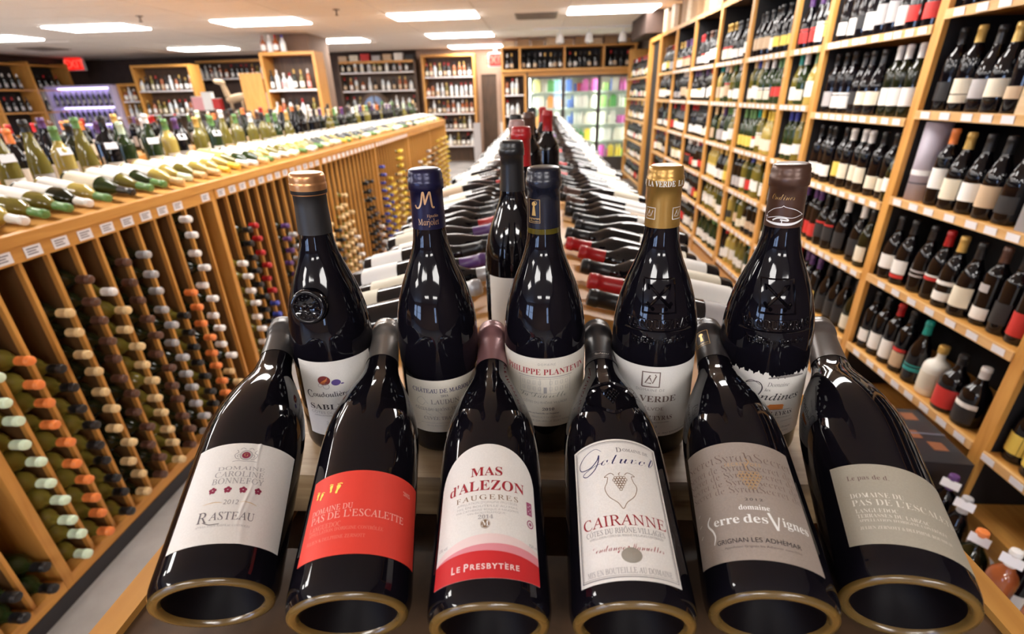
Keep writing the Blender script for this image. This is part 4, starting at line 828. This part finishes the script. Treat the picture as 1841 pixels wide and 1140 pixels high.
CUSTOM = {(1, 0): [('bord', 'red', 'black', [('white', 40, 100, 1.1)]), ('bord', 'red', 'black', [('white', 36, 116, 1.1)]), ('bord', 'red', 'red', [('white', 30, 120, 1.1)]), ('bord', 'red', 'black', [('tan', 30, 100, 1.1), ('red', 104, 120, 1.1)]), ('burg', 'red', 'teal', [('teal', 60, 76, 1.2), ('teal', 84, 90, 1.2)]), 'ceramic', ('stout', 'red', 'black', [('red', 20, 105, 1.3)]), ('stout', 'red', 'white', [('black', 20, 80, 1.2), ('white', 84, 104, 1.2)]), ('bord', 'red', 'black', [('red', 110, 124, .5)])],
          (1, 1): [('burg', 'red', 'black', [('white', 52, 116, 1.25)]), ('burg', 'red', 'black', [('white', 50, 112, 1.25), ('red', 30, 46, 1.2)]), ('burg', 'red', 'black', [('grey', 70, 78, 1.1), ('grey', 90, 98, 1.1)]), ('burg', 'red', 'red', [('red', 84, 98, 1.1), ('white', 100, 108, 1.1)]), ('burg', 'red', 'gold', [('white', 30, 66, 1.2), ('white', 96, 112, 1.2)]), ('burg', 'red', 'black', [('cream', 40, 120, 1.25)]), ('bord', 'red', 'brown', [('white', 24, 70, 1.2), ('grey', 130, 160, .6)]), ('bord', 'red', 'black', [('black', 40, 120, 1.0)])],
          (1, 2): ['tube', ('bord', 'red', 'orange', [('white', 70, 150, 1.2)]), ('burg', 'red', 'gold', [('cream', 40, 120, 1.1)]), ('burg', 'red', 'black', [('white', 50, 118, 1.25)]), ('burg', 'red', 'black', [('tan', 44, 122, 1.3)]), ('burg', 'red', 'black', [('black', 40, 100, 1.0)]), 'grey_box'],
          (1, 3): [('bord', 'red', 'black', [('black', 40, 110, 1.0)]), ('bord', 'red', 'gold', [('cream', 66, 120, 1.2), ('cream', 34, 62, 1.2)]), ('burg', 'red', 'black', [('grey', 50, 116, 1.2)]), ('burg', 'red', 'gold', [('cream', 56, 116, 1.25)]), ('bord', 'red', 'black', [('tan', 50, 90, 1.0)]), 'crate']}
def ceramic(label, M):
    t = thing('spirit_bottle', label, 'bottle', mtx=M)
    link('ceramic_body', MB().lathe(mm([(.05, 2), (44, 0), (48, 6), (48, 118), (46, 134), (38, 148), (24, 158), (17, 166), (15.5, 180), (15.5, 196)]), 28).mesh('ceramic_body', [mat('cream ceramic glaze', (.75, .73, .66), .25)]), t)
    link('stopper', MB().lathe(mm([(17, 192), (19, 194), (19, 222), (17, 226), (.05, 226)]), 24).mesh('stopper', [capm('gold')]), t)
    link('label', MB().patch(.0486, .03, .105, .9, 12).mesh('label', [mat('ivory printed panel', (.62, .58, .48), .5)]), t)
def tube(label, M):
    t = thing('gift_tube', label, 'gift tube', mtx=M)
    link('body', MB().lathe(mm([(.05, 0), (48, 0), (48, 318), (.05, 318)]), 28).mesh('body', [mat('lilac grey tube card', (.40, .36, .42), .5)]), t)
    for a, b in ((70, 76), (106, 128)): link('band', MB().lathe(mm([(48.4, a), (48.4, b)]), 28).mesh('band', [mat('dark grey band', (.08, .075, .09), .5) if b-a < 10 else white_m]), t)
def crate(label, M, m, sx=.11, sy=.10, sz=.33):
    t = thing('wine_crate', label, 'crate', mtx=M)
    box_part('side', t, (-sx, sx, -sy, -sy+.010, 0, sz), m); box_part('side', t, (-sx, sx, sy-.010, sy, 0, sz), m)
    box_part('bottom', t, (-sx, sx, -sy+.010, sy-.010, 0, .010), m); box_part('top', t, (-sx, sx, -sy+.010, sy-.010, sz-.010, sz), m); box_part('back', t, (-sx, -sx+.008, -sy+.010, sy-.010, .010, sz-.010), m)
for b in range(9):
    y0, y1 = YB_[b], YB_[b+1]; zs = ZA if b < 2 else ZB_ if b == 2 else ZC
    t = thing('wall_shelf', 'tall honey wood wine shelving on the right wall, %s bay' % RB[b], 'shelving', (XS, y0, 0), 0, 'shelving bays along the right wall')
    link('upright', up_me, t, (0, .0245 if b == 0 else 0, 0)); link('side_panel', sp_me, t, (0, .0245 if b == 0 else 0, 0))
    if b == 8: link('upright', up_me, t, (0, y1-y0-.0245, 0))
    g = .0245 if b else .0495
    W = y1-y0-.025 if b < 8 else y1-y0-.050
    box_part('back_panel', t, (XE-XS, XE-XS+.012, 0, y1-y0, 0, 2.23), black_m)
    box_part('top_board', t, (.0, XE-XS, g, W, 2.20, 2.225), dark_wood); box_part('cornice', t, (-.004, .0, g, W, 2.19, 2.23), wood_y)
    box_part('plinth', t, (.012, XE-XS, g, W, 0, .09), wood_y)
    for si, z in enumerate(zs):
        s_ = box_part('shelf', t, (.006, XE-XS, g, W, z-.022, z), wood_y)
        link('edge_strip', MB().box(-.006, .006, g, W, z-.030, z+.004).mesh('edge_strip', [rail_m]), s_)
        if b < 8:
            yy = g+.05
            while yy < W-.03:
                link('price_tag', tagR, s_, (-.006, yy, z-.013)); yy += random.uniform(.062, .095) if b > 1 else random.uniform(.085, .115)
        if b == 0 and si > 2: continue
        # bottles on this shelf, from the far end towards the camera
        y = y1 - (.066 if b < 8 else .09); n = 0; rep = 0; cs = CUSTOM.get((b, si)); whites = (b in (3, 4, 5) and si in (0, 1, 2, 3, 4)) or (b == 2 and si == 9)
        room = (zs[si+1] if si+1 < len(zs) else 2.20) - z
        while y > y0 + .055 + (.03 if b == 0 else 0):
            if cs is not None and n < len(cs): d = cs[n]
            elif rep > 0: rep -= 1
            else: d = design(whites); rep = random.choice([0, 0, 1, 1, 2])
            desc = '%s along %s shelf, %s bay, right wall' % (ordn(n), SHN[len(zs)][si], RB[b])
            Mx = stand(XS+.062+random.uniform(-.008, .012), y, z+.0005, R(-90+random.uniform(-8, 14)))
            if isinstance(d, str):
                if d == 'ceramic': y -= .012; ceramic('stout white ceramic bottle with gold stopper on the right wall shelves', stand(XS+.07, y, z+.0005, R(-80)))
                elif d == 'tube': y -= .015; tube('tall lilac grey gift tube beside bottles on right wall shelf', stand(XS+.07, y, z+.0005, R(-80)))
                elif d == 'crate': y -= .05; crate('pale open wooden crate at the near end of right wall shelf', stand(XS+.135, y-.02, z+.0005, 0), crate_wood); y -= .1
                elif d == 'grey_box': y -= .045; box = thing('gift_box', 'grey gift box at the near end of right wall shelf', 'box', mtx=stand(XS+.08, y, z+.0005)); box_part('carton', box, (-.05, .05, -.045, .045, 0, .29), mat('silver grey card', (.30, .30, .33), .35, .3)); box_part('band', box, (-.0515, .0515, -.0465, .0465, .19, .215), paper('red'))
                y -= .115; n += 1; d = design(False); continue
            sh, gl, cc, lab = d
            if room < .31 and sh == 'flute': sh = 'bord'
            if room < .302: Mx = Mx @ Matrix.Rotation(0, 4, 'X')
            nm_ = '%s bottle, %s label, %s capsule, %s' % (GNAME[gl], LCN.get(lab[0][0], lab[0][0]), CAPN.get(cc, cc), desc)
            if b <= 6: place_bottle(nm_, Mx, sh, gl, cc, lab, 'bottles on the right wall shelves', parts=(b in (1, 2)), seg=20 if b <= 2 else 12, name='shelved_wine_bottle')
            else: stuff_r.append((Mx, sh, gl, cc, lab))
            y -= (.0965 if sh == 'stout' else .0835 if sh == 'burg' else .0765) + random.choice([0, .002, .004, .004, .03 if b > 2 else .012]); n += 1
            if cs is None and random.random() < .05: y -= .05
    # crates and cartons on top of the bay
    y = y0 + .09; q = 0
    while y < y1 - .12 and b > 2:
        sy = random.uniform(.07, .11); hh = random.uniform(.2, .3)
        bx = thing('wine_carton', '%s stored on top of right shelving, %s bay, %s along' % (('brown carton', 'pale wooden box')[q % 2], RB[b], ordn(q)), 'box', (XS+.14, y+sy, 2.2255), 0, 'boxes on top of the right shelving')
        m_ = (carton, crate_wood)[q % 2]
        box_part('box_body', bx, (-.12, .18, -sy, sy, 0, hh), m_); box_part('lid', bx, (-.123, .183, -sy-.003, sy+.003, hh, hh+.012), m_)
        y += 2*sy + .03; q += 1
def join_bottles(items, seg=8):
    mb = MB(); ml = []
    def mi(m):
        if m not in ml: ml.append(m)
        return ml.index(m)
    for M, sh, gl, cc, lab in items:
        p = PROF[sh](); L_ = p[-1][1]+3; Rm = max(r for r, z in p)
        mb.lathe(glass_prof(p, False), seg, mi(GL[gl]), M=M); mb.lathe(cap_prof(p, CAPZ[sh], L_), seg, mi(capm(cc)), M=M)
        for col, a, b_, h in lab:
            k0 = len(mb.v); mb.patch((Rm+.8)*.001, a*.001, b_*.001, h, 6, mi(paper(col)))
            mb.v[k0:] = [tuple(M @ Vector(v)) for v in mb.v[k0:]]
    return mb.mesh('joined', ml)
# black panel at the end of the run and the short shelf past it
ep = thing('end_panel_frame', 'black panel in a honey wood frame ending the right shelving', 'panel', (XS, 7.425, 0))
box_part('post', ep, (0, .36, .0, .05, 0, 2.23), wood_z); box_part('post', ep, (0, .36, .62, .67, 0, 2.23), wood_z); box_part('panel', ep, (.05, .07, .05, .62, .0, 2.18), black_m); box_part('head', ep, (0, .36, .05, .62, 2.18, 2.23), wood_y)
fs = thing('wall_shelf', 'short honey wood shelving past the black panel on right wall', 'shelving', (XS, 8.12, 0))
box_part('upright', fs, (0, .36, 0, .05, 0, 2.23), wood_z); box_part('upright', fs, (0, .36, 1.75, 1.80, 0, 2.23), wood_z); box_part('back_panel', fs, (.34, .36, .05, 1.75, 0, 2.23), black_m)
for z in ZC:
    box_part('shelf', fs, (0, .34, .05, 1.75, z-.03, z), rail_m)
    y = 8.24
    while y < 9.8: stuff_r.append((stand(XS+.07, y, z+.0005, R(-85)), *design(False))); y += .1
o = tag(link('shelved_bottles', join_bottles(stuff_r)), 'mass of far bottles crowding the last right wall shelves', 'bottles'); o['kind'] = 'stuff'
so_ = struct('wall_soffit', MB().box(1.5, XR, 8.0, 9.2, 2.3, HC), [wall_dark])
# ---- on the floor before the nearest bays
bk = thing('wine_case', 'black printed wine case with orange motifs on the floor by right shelves', 'box', (1.46, 1.62, 0), R(-6))
box_part('carton_body', bk, (-.10, .12, -.17, .17, 0, .30), mat('black printed card', (.018, .017, .02), .4)); 
for q, (a, c) in enumerate(((-.08, -.12), (-.02, -.03), (-.07, .05), (.03, .09), (.03, -.1))):
    box_part('print_motif', bk, (a, a+.05, c, c+.05, .3, .3012), mat('muted orange print', (.22, .075, .03), .5))
box_part('print_label', bk, (-.102, -.10, -.10, .06, .16, .24), tag_m); box_part('lid_flap', bk, (-.10, .12, -.004, .004, .3012, .3022), tag_ink)
fb_ = [(1.455, 1.385, 'bord', 'red', 'purple', [('tan', 40, 110, 1.1)], 'dark floor bottle with violet capsule beside the black wine case'),
       (1.43, 1.29, 'burg', 'red', 'silver', [('cream', 40, 120, 1.1)], 'dark floor bottle with silver capsule and cream label near right shelves'),
       (1.415, 1.19, 'stout', 'olive', 'orange', [('black', 20, 90, 1.2), ('yellow', 60, 84, 1.0)], 'stout floor bottle with orange stopper and yellow band near right shelves'),
       (1.40, 1.075, 'bord', 'rose', 'white', [('cream', 40, 130, 1.1)], 'amber floor bottle with cream label at the lower right corner'),
       (1.49, 1.10, 'bord', 'red', 'red', [('white', 40, 110, 1.1)], 'dark floor bottle with red capsule at the lower right corner'),
       (1.41, .96, 'bord', 'rose', 'gold', [('white', 40, 130, 1.1)], 'amber floor bottle with gold capsule at the lower right edge')]
for x_, y_, sh, gl, cc, lab, nm_ in fb_:
    t = place_bottle(nm_, stand(x_, y_, .0002, R(-50)), sh, gl, cc, lab, 'bottles on the floor by the right shelves', parts=True, seg=24, name='floor_bottle')
    hz = .215 if sh == 'stout' else .262
    link('neck_tag', MB().box(-.026, .026, -.0225, -.0215, -.015, .015).mesh('neck_tag', [tag_m]), t, (0, 0, hz), (R(-25), 0, 0))
for x_, y_, cc in ((1.50, 1.93, 'red'), (1.49, 1.86, 'rose'), (1.50, 1.80, 'beige')):
    place_bottle('dark floor bottle with %s capsule behind the black wine case' % CAPN.get(cc, cc), stand(x_, y_, .0002, R(-70)), 'bord', 'red', cc, [('white', 40, 110, 1.1)], 'bottles on the floor by the right shelves', parts=True, seg=20, name='floor_bottle')
# ------------------------------------------------------------------ shelving and cooler at the back of the shop
SP = [('rose', 'white'), ('rose', 'gold'), ('clear', 'white'), ('clear', 'black'), ('olive', 'gold'), ('red', 'black'), ('rose', 'black'), ('clear', 'red'), ('whiteo', 'gold'), ('red', 'red')]
far_rest = []; NFAR = [0]
def unit(label, x0, x1, y, zs, top, depth, m=None, back=None, where='', bright=False, step=.115, z0=0.0, labels=('white', 'white', 'cream', 'white', 'tan', 'grey'), pal=None, stuff=False):
    m = m or wood_z
    t = thing('shelf_unit', label, 'shelving', ((x0+x1)/2, y, z0)); w2 = (x1-x0)/2; H = top-z0
    box_part('side_panel', t, (-w2, -w2+.05, 0, depth, 0, H), m); box_part('side_panel', t, (w2-.05, w2, 0, depth, 0, H), m)
    box_part('back_panel', t, (-w2+.05, w2-.05, depth-.02, depth, 0, H), back or dark_wood); box_part('top_board', t, (-w2+.05, w2-.05, 0, depth-.02, H-.05, H), wood_x)
    for si, z in enumerate(zs):
        sh_ = box_part('shelf', t, (-w2+.05, w2-.05, 0, depth-.02, z-z0-.03, z-z0), rail_m)
        link('tag_strip', MB().box(-w2+.06, w2-.06, -.004, 0, z-z0-.028, z-z0-.002).mesh('tag_strip', [tag_m]), sh_)
        x = x0+.11; n = 0
        while x < x1-.10:
            gl, cc = random.choice(pal or SP); shp = random.choice(['bord', 'burg', 'stout', 'bord']); lab = [(random.choice(labels), 30, 120, 1.2)]
            Mx = stand(x, y+.07, z+.0005, random.uniform(-.2, .2))
            if stuff: far_rest.append((Mx, shp, gl, cc, lab))
            else: place_bottle('%s bottle with %s cap, %s on %s shelf of %s' % (GNAME[gl], CAPN.get(cc, cc), ordn(n), ordn(len(zs)-1-si), where), Mx, shp, gl, cc, lab, 'bottles on ' + where, seg=10, name='distant_bottle'); NFAR[0] += 1
            x += step*random.uniform(.85, 1.25); n += 1
    return t
# tall unit left of the doorway
unit('tall honey wood spirits shelf left of the back doorway', -2.80, -1.53, 12.75, [.42, .80, 1.17, 1.55, 1.98], 2.45, .40, where='doorway spirits shelf')
# dark hutch with an arched cabinet
unit('dark wooden hutch shelf against the back wall', -4.85, -2.95, 12.8, [1.30, 1.72, 2.12], 2.36, .36, m=dark_wood, where='dark back hutch', step=.15, stuff=False)
ar = thing('arched_cabinet', 'small dark arched glass cabinet standing on the back hutch', 'cabinet', (-4.0, 12.62, 0.9))
am = MB(); n = 14
pts = [(-.36, 0)] + [(-.36*math.cos(math.pi*k/n), .42+.36*math.sin(math.pi*k/n)) for k in range(n+1)] + [(.36, 0)]
pin = [(-.28, .06)] + [(-.28*math.cos(math.pi*k/n), .42+.28*math.sin(math.pi*k/n)) for k in range(n+1)] + [(.28, .06)]
for (a, b), (c, d) in zip(zip(pts, pts[1:]), zip(pin, pin[1:])):
    i0 = len(am.v); am.v += [(a[0], 0, a[1]), (b[0], 0, b[1]), (d[0], 0, d[1]), (c[0], 0, c[1]), (a[0], .16, a[1]), (b[0], .16, b[1])]
    am.face([i0, i0+1, i0+2, i0+3]); am.face([i0, i0+4, i0+5, i0+1])
link('arch_frame', am.mesh('arch_frame', [dark_wood]), ar); link('pane', (lambda mb_: (mb_.v.extend([(x_, .02, z_) for x_, z_ in pin]), mb_.face(list(range(len(pin)))), mb_)[2])(MB()).mesh('pane', [mat('smoky pane', (.10, .11, .14), .1)]), ar)
box_part('mullion', ar, (-.012, .012, .0, .018, .06, .70), dark_wood); box_part('mullion', ar, (-.28, .28, .0, .018, .38, .402), dark_wood); box_part('stand', ar, (-.40, .40, .0, .17, -.9, 0), dark_wood)
# unit wrapped about the pillar
unit('bright honey wood shelf built against the brown pillar', -4.62, -3.68, 8.80, [1.28, 1.72], 2.28, .36, where='pillar shelf', labels=('white', 'white', 'white', 'cream', 'pink'), step=.10)
sp = thing('side_board', 'plain honey wood side board left of the pillar shelf', 'panel', (-4.83, 8.78, 0)); box_part('board', sp, (-.19, .19, 0, .03, .6, 1.98), wood_z); box_part('foot', sp, (-.19, -.10, 0, .03, 0, .6), wood_z); box_part('foot', sp, (.10, .19, 0, .03, 0, .6), wood_z)
for i, (x_, cc, gl) in enumerate(((-4.55, 'rose', 'rose'), (-4.44, 'white', 'clear'), (-4.34, 'red', 'rose'), (-4.22, 'blue', 'clear'))):
    place_bottle('%s bottle with %s cap on top of the pillar shelf' % (GNAME[gl], cc), stand(x_, 8.9, 2.2805), 'stout', gl, cc, [('white', 30, 110, 1.2)], 'bottles on top of the pillar shelf', seg=10, name='distant_bottle')
# long wall shelf, left of the pillar
unit('long honey wood wall shelf of pale bottles left of pillar', -8.45, -5.85, 12.895, [2.085], 2.48, .30, m=wall_dark, back=wall_dark, where='long left wall shelf', z0=2.03, labels=('white',), step=.12)
unit('two-tier honey wood shelf at left before the dark wall', -9.0, -7.65, 11.5, [1.33, 1.82], 2.33, .36, where='two-tier left shelf', step=.11)
unit('low honey wood shelf beside the two-tier left shelf', -9.53, -9.03, 11.6, [1.25, 1.62], 1.98, .34, where='low left shelf', step=.11)
# lilac-lit rack
lr = thing('cooler_rack', 'lilac-lit white bottle rack against the far left wall', 'cooler', (-10.35, 11.45, .8))
lil = mat('lilac enamel', (.52, .46, .66), .4); lamp_l = mat('added lilac lamp strip', (.72, .62, 1.0), .5, emit=2.2)  # lamp strips added to brighten the rack, no strip is seen there
box_part('side_panel', lr, (-.80, -.74, 0, .4, 0, 1.15), lil); box_part('side_panel', lr, (.74, .80, 0, .4, 0, 1.15), lil); box_part('back_panel', lr, (-.74, .74, .37, .4, 0, 1.15), lil); [box_part('added_lamp_strip', lr, (-.74, .74, .30, .36, z_, z_+.02), lamp_l) for z_ in (.335, .695, 1.10)]; box_part('top_board', lr, (-.74, .74, 0, .37, 1.13, 1.17), lil); box_part('sign_panel', lr, (-1.12, -.84, 0, .04, 0, 1.12), white_m)
for z in (.0, .36, .72):
    box_part('shelf', lr, (-.74, .74, 0, .37, z, z+.03), lil)
    for i in range(11): place_bottle('dark bottle in the lilac-lit rack, %s along its %s shelf' % (ordn(i), {0: 'bottom', .36: 'middle', .72: 'top'}[z]), stand(-10.35-.65+i*.13, 11.53, .8+z+.0305), 'bord', 'red', 'silver' if z else 'black', [('grey', 40, 120, 1.2)], 'bottles in the lilac rack', seg=10, name='distant_bottle')
# dark shelving along the far left wall
u_ = thing('wall_shelf', 'dark-backed honey wood shelving along the far left wall', 'shelving', (-11.48, 9.3, 0))
box_part('back_panel', u_, (0, .02, 0, 2.9, 0, 2.45), black_m)
for q in range(4): box_part('upright', u_, (.02, .42, q*.95, q*.95+.05, 0, 2.45), wood_z)
for z in (.5, 1.0, 1.45, 1.9, 2.40): box_part('shelf', u_, (.02, .40, .05, 2.85, z-.03, z), wood_y)
for z in (1.45, 1.9):
    for q in range(18):
        if q % 6 != 5: place_bottle('dark bottle on the far left wall shelving, %s along its %s row' % (ordn(q), 'upper' if z > 1.5 else 'lower'), stand(-11.16, 9.42+q*.155, z+.0005, R(90)), 'bord', 'red', random.choice(['black', 'red', 'white']), [('grey', 40, 120, 1.2)], 'bottles on the far left wall', seg=10, name='distant_bottle')
# carved figure and odds on a bench between
cf = thing('carved_figure', 'tan carved wooden animal figure standing before the dark wall', 'figurine', (-6.45, 10.9, 1.40))
body = MB().lathe([(.001, -.22), (.06, -.20), (.085, -.08), (.08, .08), (.06, .18), (.001, .22)], 16, M=Matrix.Translation((.05, 0, .22)) @ Matrix.Rotation(R(80), 4, 'Y')); body.lathe([(.06, 0), (.05, .16), (.045, .26), (.001, .30)], 14, M=Matrix.Translation((-.12, 0, .26)) @ Matrix.Rotation(R(-14), 4, 'Y')); body.lathe([(.001, -.14), (.035, -.12), (.05, 0), (.04, .08), (.001, .11)], 14, M=Matrix.Translation((-.22, 0, .53)) @ Matrix.Rotation(R(100), 4, 'Y'))
link('figure_body', body.mesh('figure_body', [crate_wood]), cf)
for dx_ in (-.08, .17): link('leg', MB().tube((dx_, 0, 0), (dx_, 0, .2), .03).mesh('leg', [crate_wood]), cf)
bn = thing('display_bench', 'dark display bench carrying the carved figure and small boxes', 'bench', (-6.4, 10.9, 0)); box_part('top', bn, (-1.0, .9, -.2, .3, 1.36, 1.40), dark_wood); box_part('base', bn, (-.95, .85, -.15, .28, 0, 1.36), dark_wood)
for i, (x_, w_, h_, c) in enumerate(((-7.2, .12, .26, 'pink'), (-6.98, .1, .34, 'white'), (-6.8, .08, .22, 'red'), (-6.0, .13, .20, 'grey'), (-5.78, .09, .30, 'white'))):
    g_ = thing('gift_carton', '%s gift carton on the dark bench by the carved figure, %s from left' % (c, ordn(i)), 'box', (x_, 10.85, 1.4005), 0, 'cartons on the dark bench'); box_part('carton', g_, (-w_, w_, -.06, .06, 0, h_), paper(c)); box_part('lid', g_, (-w_-.003, w_+.003, -.063, .063, h_, h_+.012), paper('white'))
# unit right of the doorway and the cooler wall
unit('honey wood shelf between the doorway and drinks cooler', -.78, -.27, 11.0, [.75, 1.15, 1.55], 1.95, .5, where='shelf left of cooler', step=.10)
lg = thing('upper_ledge', 'wide wooden ledge of red wines above the drinks cooler', 'shelving', (.58, 11.0, 1.96))
box_part('ledge_board', lg, (-1.36, 1.36, -.06, .6, 0, .05), wood_x); box_part('upper_board', lg, (-1.36, 1.36, 0, .6, .43, .46), wood_x); box_part('back_panel', lg, (-1.36, 1.36, .5, .52, .05, .43), black_m)
for x_ in (-1.34, -.98, -.08, .70, 1.32): box_part('divider', lg, (x_-.02, x_+.02, 0, .5, .05, .43), wood_z)
x = -.66; i = 0
while x < 1.85:
    if min(abs(x-.58-d) for d in (-1.34, -.98, -.08, .70, 1.32)) > .065:
        place_bottle('dark bottle on the ledge above the cooler, %s from the left' % ordn(i), stand(x, 11.1, 2.0105, random.uniform(-.2, .2)), random.choice(['burg', 'bord']), 'red', random.choice(['black', 'white', 'red', 'gold', 'black']), [(random.choice(['white', 'grey', 'tan', 'black']), 40, 110, 1.1)], 'bottles on the cooler ledge', seg=10, name='distant_bottle'); i += 1
    x += random.uniform(.085, .13)
for i in range(9):
    g_ = thing('wine_carton', 'brown carton stored above the cooler ledge, %s from the left' % ordn(i), 'box', (-.62+i*.29, 11.25, 2.4205), 0, 'cartons above the cooler ledge'); hh = .10+.035*(i % 2)
    box_part('box_body', g_, (-.12, .12, -.15, .15, 0, hh), carton if i % 3 else crate_wood); box_part('lid', g_, (-.122, .122, -.152, .152, hh, hh+.01), carton if i % 3 else crate_wood)
co = thing('drinks_cooler', 'lit drinks cooler with three framed glass doors at the back', 'cooler', (.85, 11.02, 0))
cwhite = mat('white cooler liner', (.78, .82, .78), .4); cl_lamp = mat('cooler lamp tube', (.88, 1.0, .86), .5, emit=13.0); cdark = mat('dark bronze cooler frame', (.05, .04, .035), .4)
pane_m = bpy.data.materials.new('clear cooler pane'); pane_m.use_nodes = True
nt = pane_m.node_tree; nt.nodes.remove(nt.nodes['Principled BSDF']); tb = nt.nodes.new('ShaderNodeBsdfTransparent'); gb = nt.nodes.new('ShaderNodeBsdfGlossy'); gb.inputs['Roughness'].default_value = .03; mx = nt.nodes.new('ShaderNodeMixShader'); mx.inputs[0].default_value = .06
nt.links.new(tb.outputs[0], mx.inputs[1]); nt.links.new(gb.outputs[0], mx.inputs[2]); nt.links.new(mx.outputs[0], nt.nodes['Material Output'].inputs['Surface'])
box_part('liner', co, (-1.09, 1.09, .60, .62, .1, 1.93), cwhite); box_part('side_panel', co, (-1.11, -1.09, 0, .62, 0, 1.955), cdark); box_part('side_panel', co, (1.09, 1.11, 0, .62, 0, 1.955), cdark); box_part('head', co, (-1.09, 1.09, .0, .6, 1.88, 1.955), wood_x); box_part('base', co, (-1.09, 1.09, .0, .6, 0, .25), cdark)
for x_ in (-1.06, -.365, .365, 1.06): box_part('lamp_tube', co, (x_-.012, x_+.012, .06, .09, .3, 1.85), cl_lamp)
CZ = [.28, .62, .95, 1.27, 1.58]
for z in CZ: box_part('shelf', co, (-1.09, 1.09, .1, .6, z-.02, z), mat('pale wire shelf', (.62, .70, .62), .4))
for k in range(3):
    xa = -1.09 + k*.7267
    d_ = link('door', MB().box(xa, xa+.035, .0, .035, .25, 1.88).box(xa+.69, xa+.7267, .0, .035, .25, 1.88).box(xa+.035, xa+.69, 0, .035, .25, .29).box(xa+.035, xa+.69, 0, .035, 1.84, 1.88).mesh('door', [cdark]), co)
    link('pane', MB().box(xa+.035, xa+.69, .014, .018, .29, 1.84).mesh('pane', [pane_m]), d_)
    link('handle', MB().tube((xa+.66, -.03, .9), (xa+.66, -.03, 1.25), .01).mesh('handle', [grey_metal]), d_)
PKC = [(.75, .30, .06), (.80, .62, .08), (.10, .42, .12), (.75, .76, .70), (.55, .06, .05), (.08, .18, .55), (.70, .70, .30), (.35, .60, .20), (.55, .10, .40), (.80, .78, .66)]
PKN = ['orange', 'yellow', 'green', 'white', 'red', 'blue', 'lime', 'leaf green', 'magenta', 'ivory']
def can_me(ci): return cached(('can', ci), lambda: MB().lathe([(.001, 0), (.03, 0), (.033, .01), (.033, .14), (.027, .155), (.001, .155)], 12).mesh('drink_can', [mat(PKN[ci] + ' drink print', PKC[ci], .35)]))
def pack_me(ci): return cached(('pack', ci), lambda: MB().box(-.06, .06, -.05, .05, 0, .22).box(-.022, .022, -.004, .004, .22, .245).mesh('drink_pack', [mat(PKN[ci] + ' drink print', PKC[ci], .35)]))
def dbot_me(ci): return cached(('dbot', ci), lambda: MB().lathe([(.001, 0), (.031, 0), (.033, .01), (.033, .14), (.02, .19), (.013, .21), (.013, .245), (.001, .245)], 12).mesh('drink_bottle', [mat(PKN[ci] + ' drink print', PKC[ci], .35)]))
for k in range(3):
    for zi, z in enumerate(CZ):
        x = -.24+.07 + k*.7267+.06; n = 0; ci = random.randrange(10); rep = 2
        xend = -.24 + (k+1)*.7267 - .05
        while x < xend:
            if rep == 0: ci = random.choice([0, 1, 2, 3, 3, 3, 4, 5, 6, 7, 8, 9, 9, 9]); rep = random.choice([1, 2, 3])
            rep -= 1; kind = random.choice(['can', 'pack', 'bottle']); me = {'can': can_me, 'pack': pack_me, 'bottle': dbot_me}[kind](ci)
            tag(link('drink_' + kind, me, None, (x, 11.20, z+.0005)), '%s drink %s, %s along %s cooler shelf, %s door' % (PKN[ci], kind, ordn(n), ('bottom', 'fourth', 'third', 'second', 'top')[zi], ('left', 'middle', 'right')[k]), kind, 'drinks in the lit cooler')
            x += .125 if kind == 'pack' else .07; n += 1
# pale sacks and board by the doorway
for i, (x_, c) in enumerate(((-1.62, 'grey'), (-.95, 'white'))):
    s_ = thing('leaning_board', '%s board leaning beside the back doorway, %s side' % (c, ('left', 'right')[i]), 'board', (x_+.1, 12.5, 0)); box_part('panel', s_, (-.09, .09, 0, .03, 0, .95), paper(c)); box_part('foot', s_, (-.11, .11, -.05, .10, 0, .02), paper(c))
# upper odds on the back-left hutch top
for i in range(7):
    g_ = thing('gift_carton', 'small carton on top of the dark back hutch, %s from left' % ordn(i), 'box', (-4.7+i*.27, 12.9, 2.3605), 0, 'cartons on the hutch top'); c = ('tan', 'cream', 'red', 'grey', 'tan', 'white', 'black')[i]
    box_part('carton', g_, (-.10, .10, -.08, .08, 0, .10+.02*(i % 3)), paper(c)); box_part('lid', g_, (-.102, .102, -.082, .082, .10+.02*(i % 3), .11+.02*(i % 3)), paper(c))
if far_rest:
    o = tag(link('distant_bottles', join_bottles(far_rest)), 'mass of small bottles on the far back shelves', 'bottles'); o['kind'] = 'stuff'
